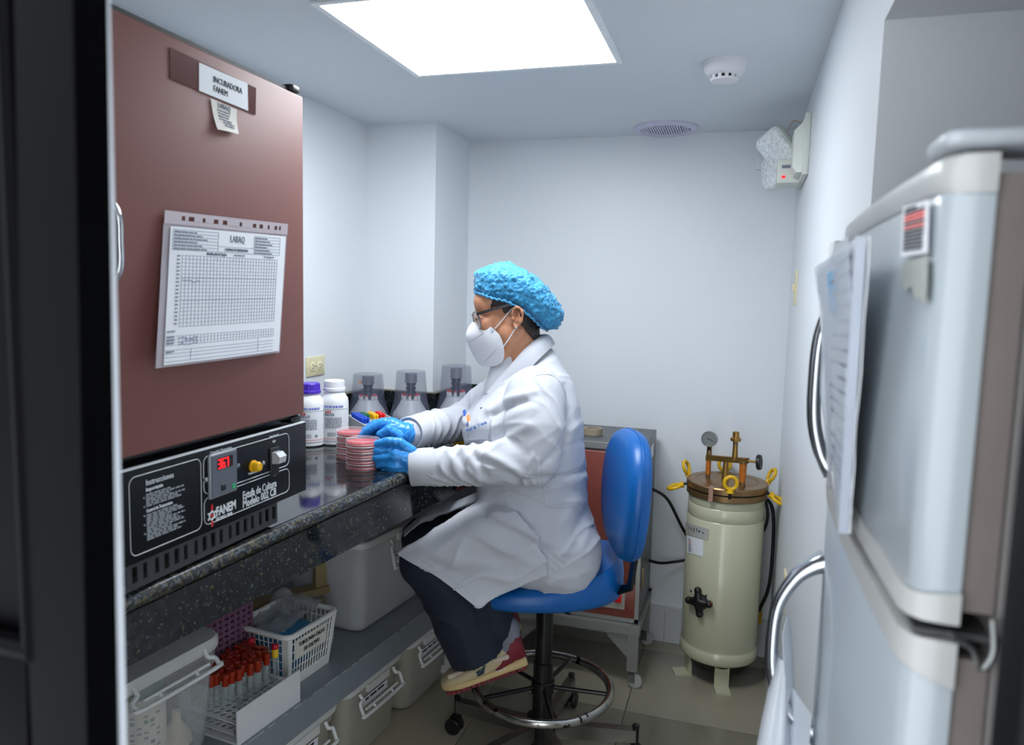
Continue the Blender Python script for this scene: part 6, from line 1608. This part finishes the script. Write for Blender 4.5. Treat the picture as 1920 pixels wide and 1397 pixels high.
# ---- shoes
TAN = mat('shoe_tan', (188, 172, 138), .6, var=.06, scale=40, bump=.12, bscale=200); MAR = mat('shoe_maroon', (112, 16, 34), .55, var=.1, bump=.1, bscale=200); SOLE = mat('shoe_sole_cream', (204, 180, 128), .55, var=.06); PNK = mat('shoe_mesh_pale', (202, 186, 172), .7, var=.05, bump=.2, bscale=300)
def shoe(heel, toe, first):
    ax = (toe-heel); LN = ax.length; ax = ax.normalized(); sd = L - ax*L.dot(ax); sd = sd.normalized(); un = ax.cross(sd); un = un if un.z > 0 else -un
    S = lambda s_, x, h: heel + ax*(s_*LN) + sd*x + un*h
    prof = [(0.0, .022, .088), (.04, .030, .108), (.12, .034, .110), (.24, .035, .092), (.36, .037, .078), (.50, .041, .068), (.64, .045, .056), (.78, .046, .049), (.90, .040, .042), (.97, .028, .034), (1.0, .014, .026)]
    def sec(w_, h0, h1, s_, ex=.7, n=22): return [S(s_, w_*sg(math.cos(2*PI*i/n), ex), (h0+h1)/2+(h1-h0)/2*sg(math.sin(2*PI*i/n), ex)) for i in range(n)]
    q = MB(); q.loft([sec(w_, .014, h_, s_) for s_, w_, h_ in prof]); 
    par = thing_shoe
    up = mk('shoe_upper', q, TAN, par, smooth=70)
    q = MB(); q.loft([sec(w_+.003, .004, .026+.006*(s_ < .3), s_, .55) for s_, w_, h_ in prof]); mk('midsole', q, SOLE, up, smooth=50)
    q = MB(); n_ = 16
    for k in range(n_):
        s_ = .03+.94*k/n_; w_ = [w for s0, w, h in prof if s0 <= s_+.02][-1]; q.obox(S(s_+.02, 0, .002), ax*(LN*.022), sd*(w_*.97), un*.005)
    mk('outsole_lugs', q, MAR, up, smooth=0)
    q = MB(); q.loft([sec(w_+.0016, .020, h_*.99+.001, s_) for s_, w_, h_ in ((-.008, .020, .084), (.04, .0315, .109), (.12, .0355, .111), (.20, .0362, .070), (.28, .0372, .042), (.36, .038, .026))]); mk('heel_counter', q, MAR, up, smooth=60)
    for s0, x0, w2, h2 in ((.27, .0362, .052, .011), (.80, .030, .05, .012), (.60, .0405, .05, .006)):
        q = MB(); c_ = S(s0, x0*.93, .054 if s0 < .3 else .044 if s0 > .7 else .036)
        q.caps(c_-ax*w2*.35, h2*.8, c_+ax*w2*.35, h2*.6); mk('mesh_panel', q, PNK, up, smooth=70)
    if first:
        c_ = S(.50, .0415, .040); q = MB(); e_ = sd*.0022
        tri = [(-.016, .016), (.018, -.008), (.014, -.012), (-.002, -.009), (-.006, -.003), (-.010, .006)]
        q.prism([c_+e_+ax*a+un*b_ for a, b_ in tri], sd*.0012); q.prism([c_+e_+ax*a+un*b_ for a, b_ in ((.004, .006), (.018, .002), (.014, -.005), (.006, -.003))], sd*.0012)
        mk('side_emblem', q, mat('emblem_navy', (24, 30, 54), .4), up, smooth=0)
        q = MB(); q.tube([c_+sd*.003+ax*a+un*b_ for a, b_ in tri], .0009, 4, True); mk('emblem_outline', q, mat('emblem_teal', (30, 140, 128), .4), up, smooth=0)
        q = MB(); textline(q, S(.24, .0395, .022), -ax*-1, un, .030, .004, seed=3); mk('side_print', q, WINK, up, smooth=0)
    q = MB(); q.tube([S(.30+.07*k, .018*math.sin(k*PI/2+.2), .078-.007*k) for k in range(5)], .0022, 5); 
    for k in range(4): q.tube([S(.32+.075*k, -.020, .073-.007*k), S(.33+.075*k, .0, .082-.007*k), S(.32+.075*k, .020, .073-.007*k)], .0022, 5)
    mk('laces', q, PNK, up, smooth=80)
thing_shoe = per
shoe(PS(990, 1243, .10), PS(832, 1292, .10), True)
hl, to = PS(990, 1243, .10), PS(832, 1292, .10)
offF = F*.006 + L*-.20 + UZ*.012
shoe(hl+offF, to+offF, False)
for an, o_ in ((PS(951, 1196, .10), V()), (WP(*FL(PS(951, 1196, .10)))-L*.2+UZ*.012, V())):
    q = MB(); q.chain([an-UZ*-.03, an-UZ*.02, an-UZ*.03+F*.02], [.036, .036, .030], 16); mk('sock', q, mat('grey_sock', (120, 124, 136), .8, bump=.3, bscale=200), per, smooth=70)
# ---- gloved hands
def hand(name, palm, fingers, thumb, wrist, voxel=.0016, sm=3):
    q = MB()
    for a, ra, b_, rb_ in palm: q.caps(a, ra, b_, rb_, 16)
    for pts_, rs in fingers + [thumb]: q.chain(pts_, rs, 12)
    q.chain(wrist[0], wrist[1], 18)
    h_ = remesh(q, voxel, sm, .5)
    h_.v = [p + n_*(.0007*NZ.noise(p*120)+.0009*(1-abs(NZ.noise(p*55)*2))) for p, n_ in zip(h_.v, h_.n)]
    g_ = mk(name, h_, GLV, per, smooth=180, recalc=False)
    a_, b_ = wrist[0][-2], wrist[0][-1]; d_ = (b_-a_).normalized(); u_, v_ = perp(d_); r_ = wrist[1][-1]
    e_ = b_ + d_*r_*.45
    mk('glove_cuff', MB().tube([e_+u_*(r_*.99*math.cos(k*PI/14))+v_*(r_*.99*math.sin(k*PI/14)) for k in range(28)], .0022, 6, True), GLV, g_, smooth=80)
    return g_
# her left hand (near): a loose fist, thumb on top, fingers curling away from the camera
def N_(x, y, dl=0): return PS(x, y, .215+dl)
fr_s = .0100
hand('glove', [(N_(768, 862), .030, N_(744, 856, .002), .028), (N_(768, 872, -.004), .028, N_(742, 872, 0), .031), (N_(742, 854, .004), .027, N_(726, 853, .0), .018), (N_(742, 872, 0), .027, N_(730, 872, .0), .017)],
     [([N_(732, 844, .010), N_(706, 845, .010), N_(698, 851, -.020), N_(714, 855, -.042)], [.0112, .0098, .0092, .0082]),
      ([N_(732, 856, .014), N_(704, 859, .012), N_(700, 864, -.022), N_(718, 866, -.044)], [.0115, .0100, .0094, .0084]),
      ([N_(734, 868, .013), N_(710, 872, .010), N_(708, 876, -.022), N_(725, 875, -.040)], [.0112, .0098, .0090, .0080]),
      ([N_(738, 879, .008), N_(720, 883, .006), N_(719, 885, -.018), N_(734, 882, -.034)], [.0100, .0088, .0082, .0074])],
     ([N_(770, 846, .004), N_(749, 829, .012), N_(727, 827, .012), N_(707, 832, .008)], [.0165, .0118, .0108, .0090]),
     ([N_(768, 866), N_(780, 868), N_(788, 870, -.001)], [.032, .0345, .0375]))
# her right hand (far): thumb and forefinger steadying the top dish
def R_(x, y, dl=0): return PS(x, y, .095+dl)
hand('glove', [(R_(756, 812), .027, R_(734, 800), .026), (R_(752, 818, -.012), .025, R_(732, 806, -.024), .024), (R_(734, 800), .025, R_(718, 795, .0), .018)],
     [([R_(722, 793, .012), R_(703, 798, .014), R_(688, 809, .014), R_(675, 823, .012)], [.0135, .0118, .0108, .0088]),
      ([R_(722, 793, -.004), R_(702, 795, -.006), R_(687, 806, -.006), R_(676, 820, -.004)], [.0138, .0120, .0108, .0088]),
      ([R_(724, 795, -.022), R_(708, 796, -.026), R_(697, 806, -.026), R_(692, 818, -.024)], [.0132, .0114, .0104, .0086]),
      ([R_(728, 800, -.038), R_(716, 803, -.042), R_(707, 811, -.042), R_(704, 821, -.038)], [.0118, .0102, .0092, .0080])],
     ([R_(748, 818, .022), R_(728, 806, .030), R_(713, 815, .030), R_(706, 828, .026)], [.0165, .0132, .0115, .0092]),
     ([R_(748, 810), R_(756, 812), R_(760, 813)], [.029, .030, .0325]))
for o in bpy.data.objects:
    if 'w' in o: del o['w']
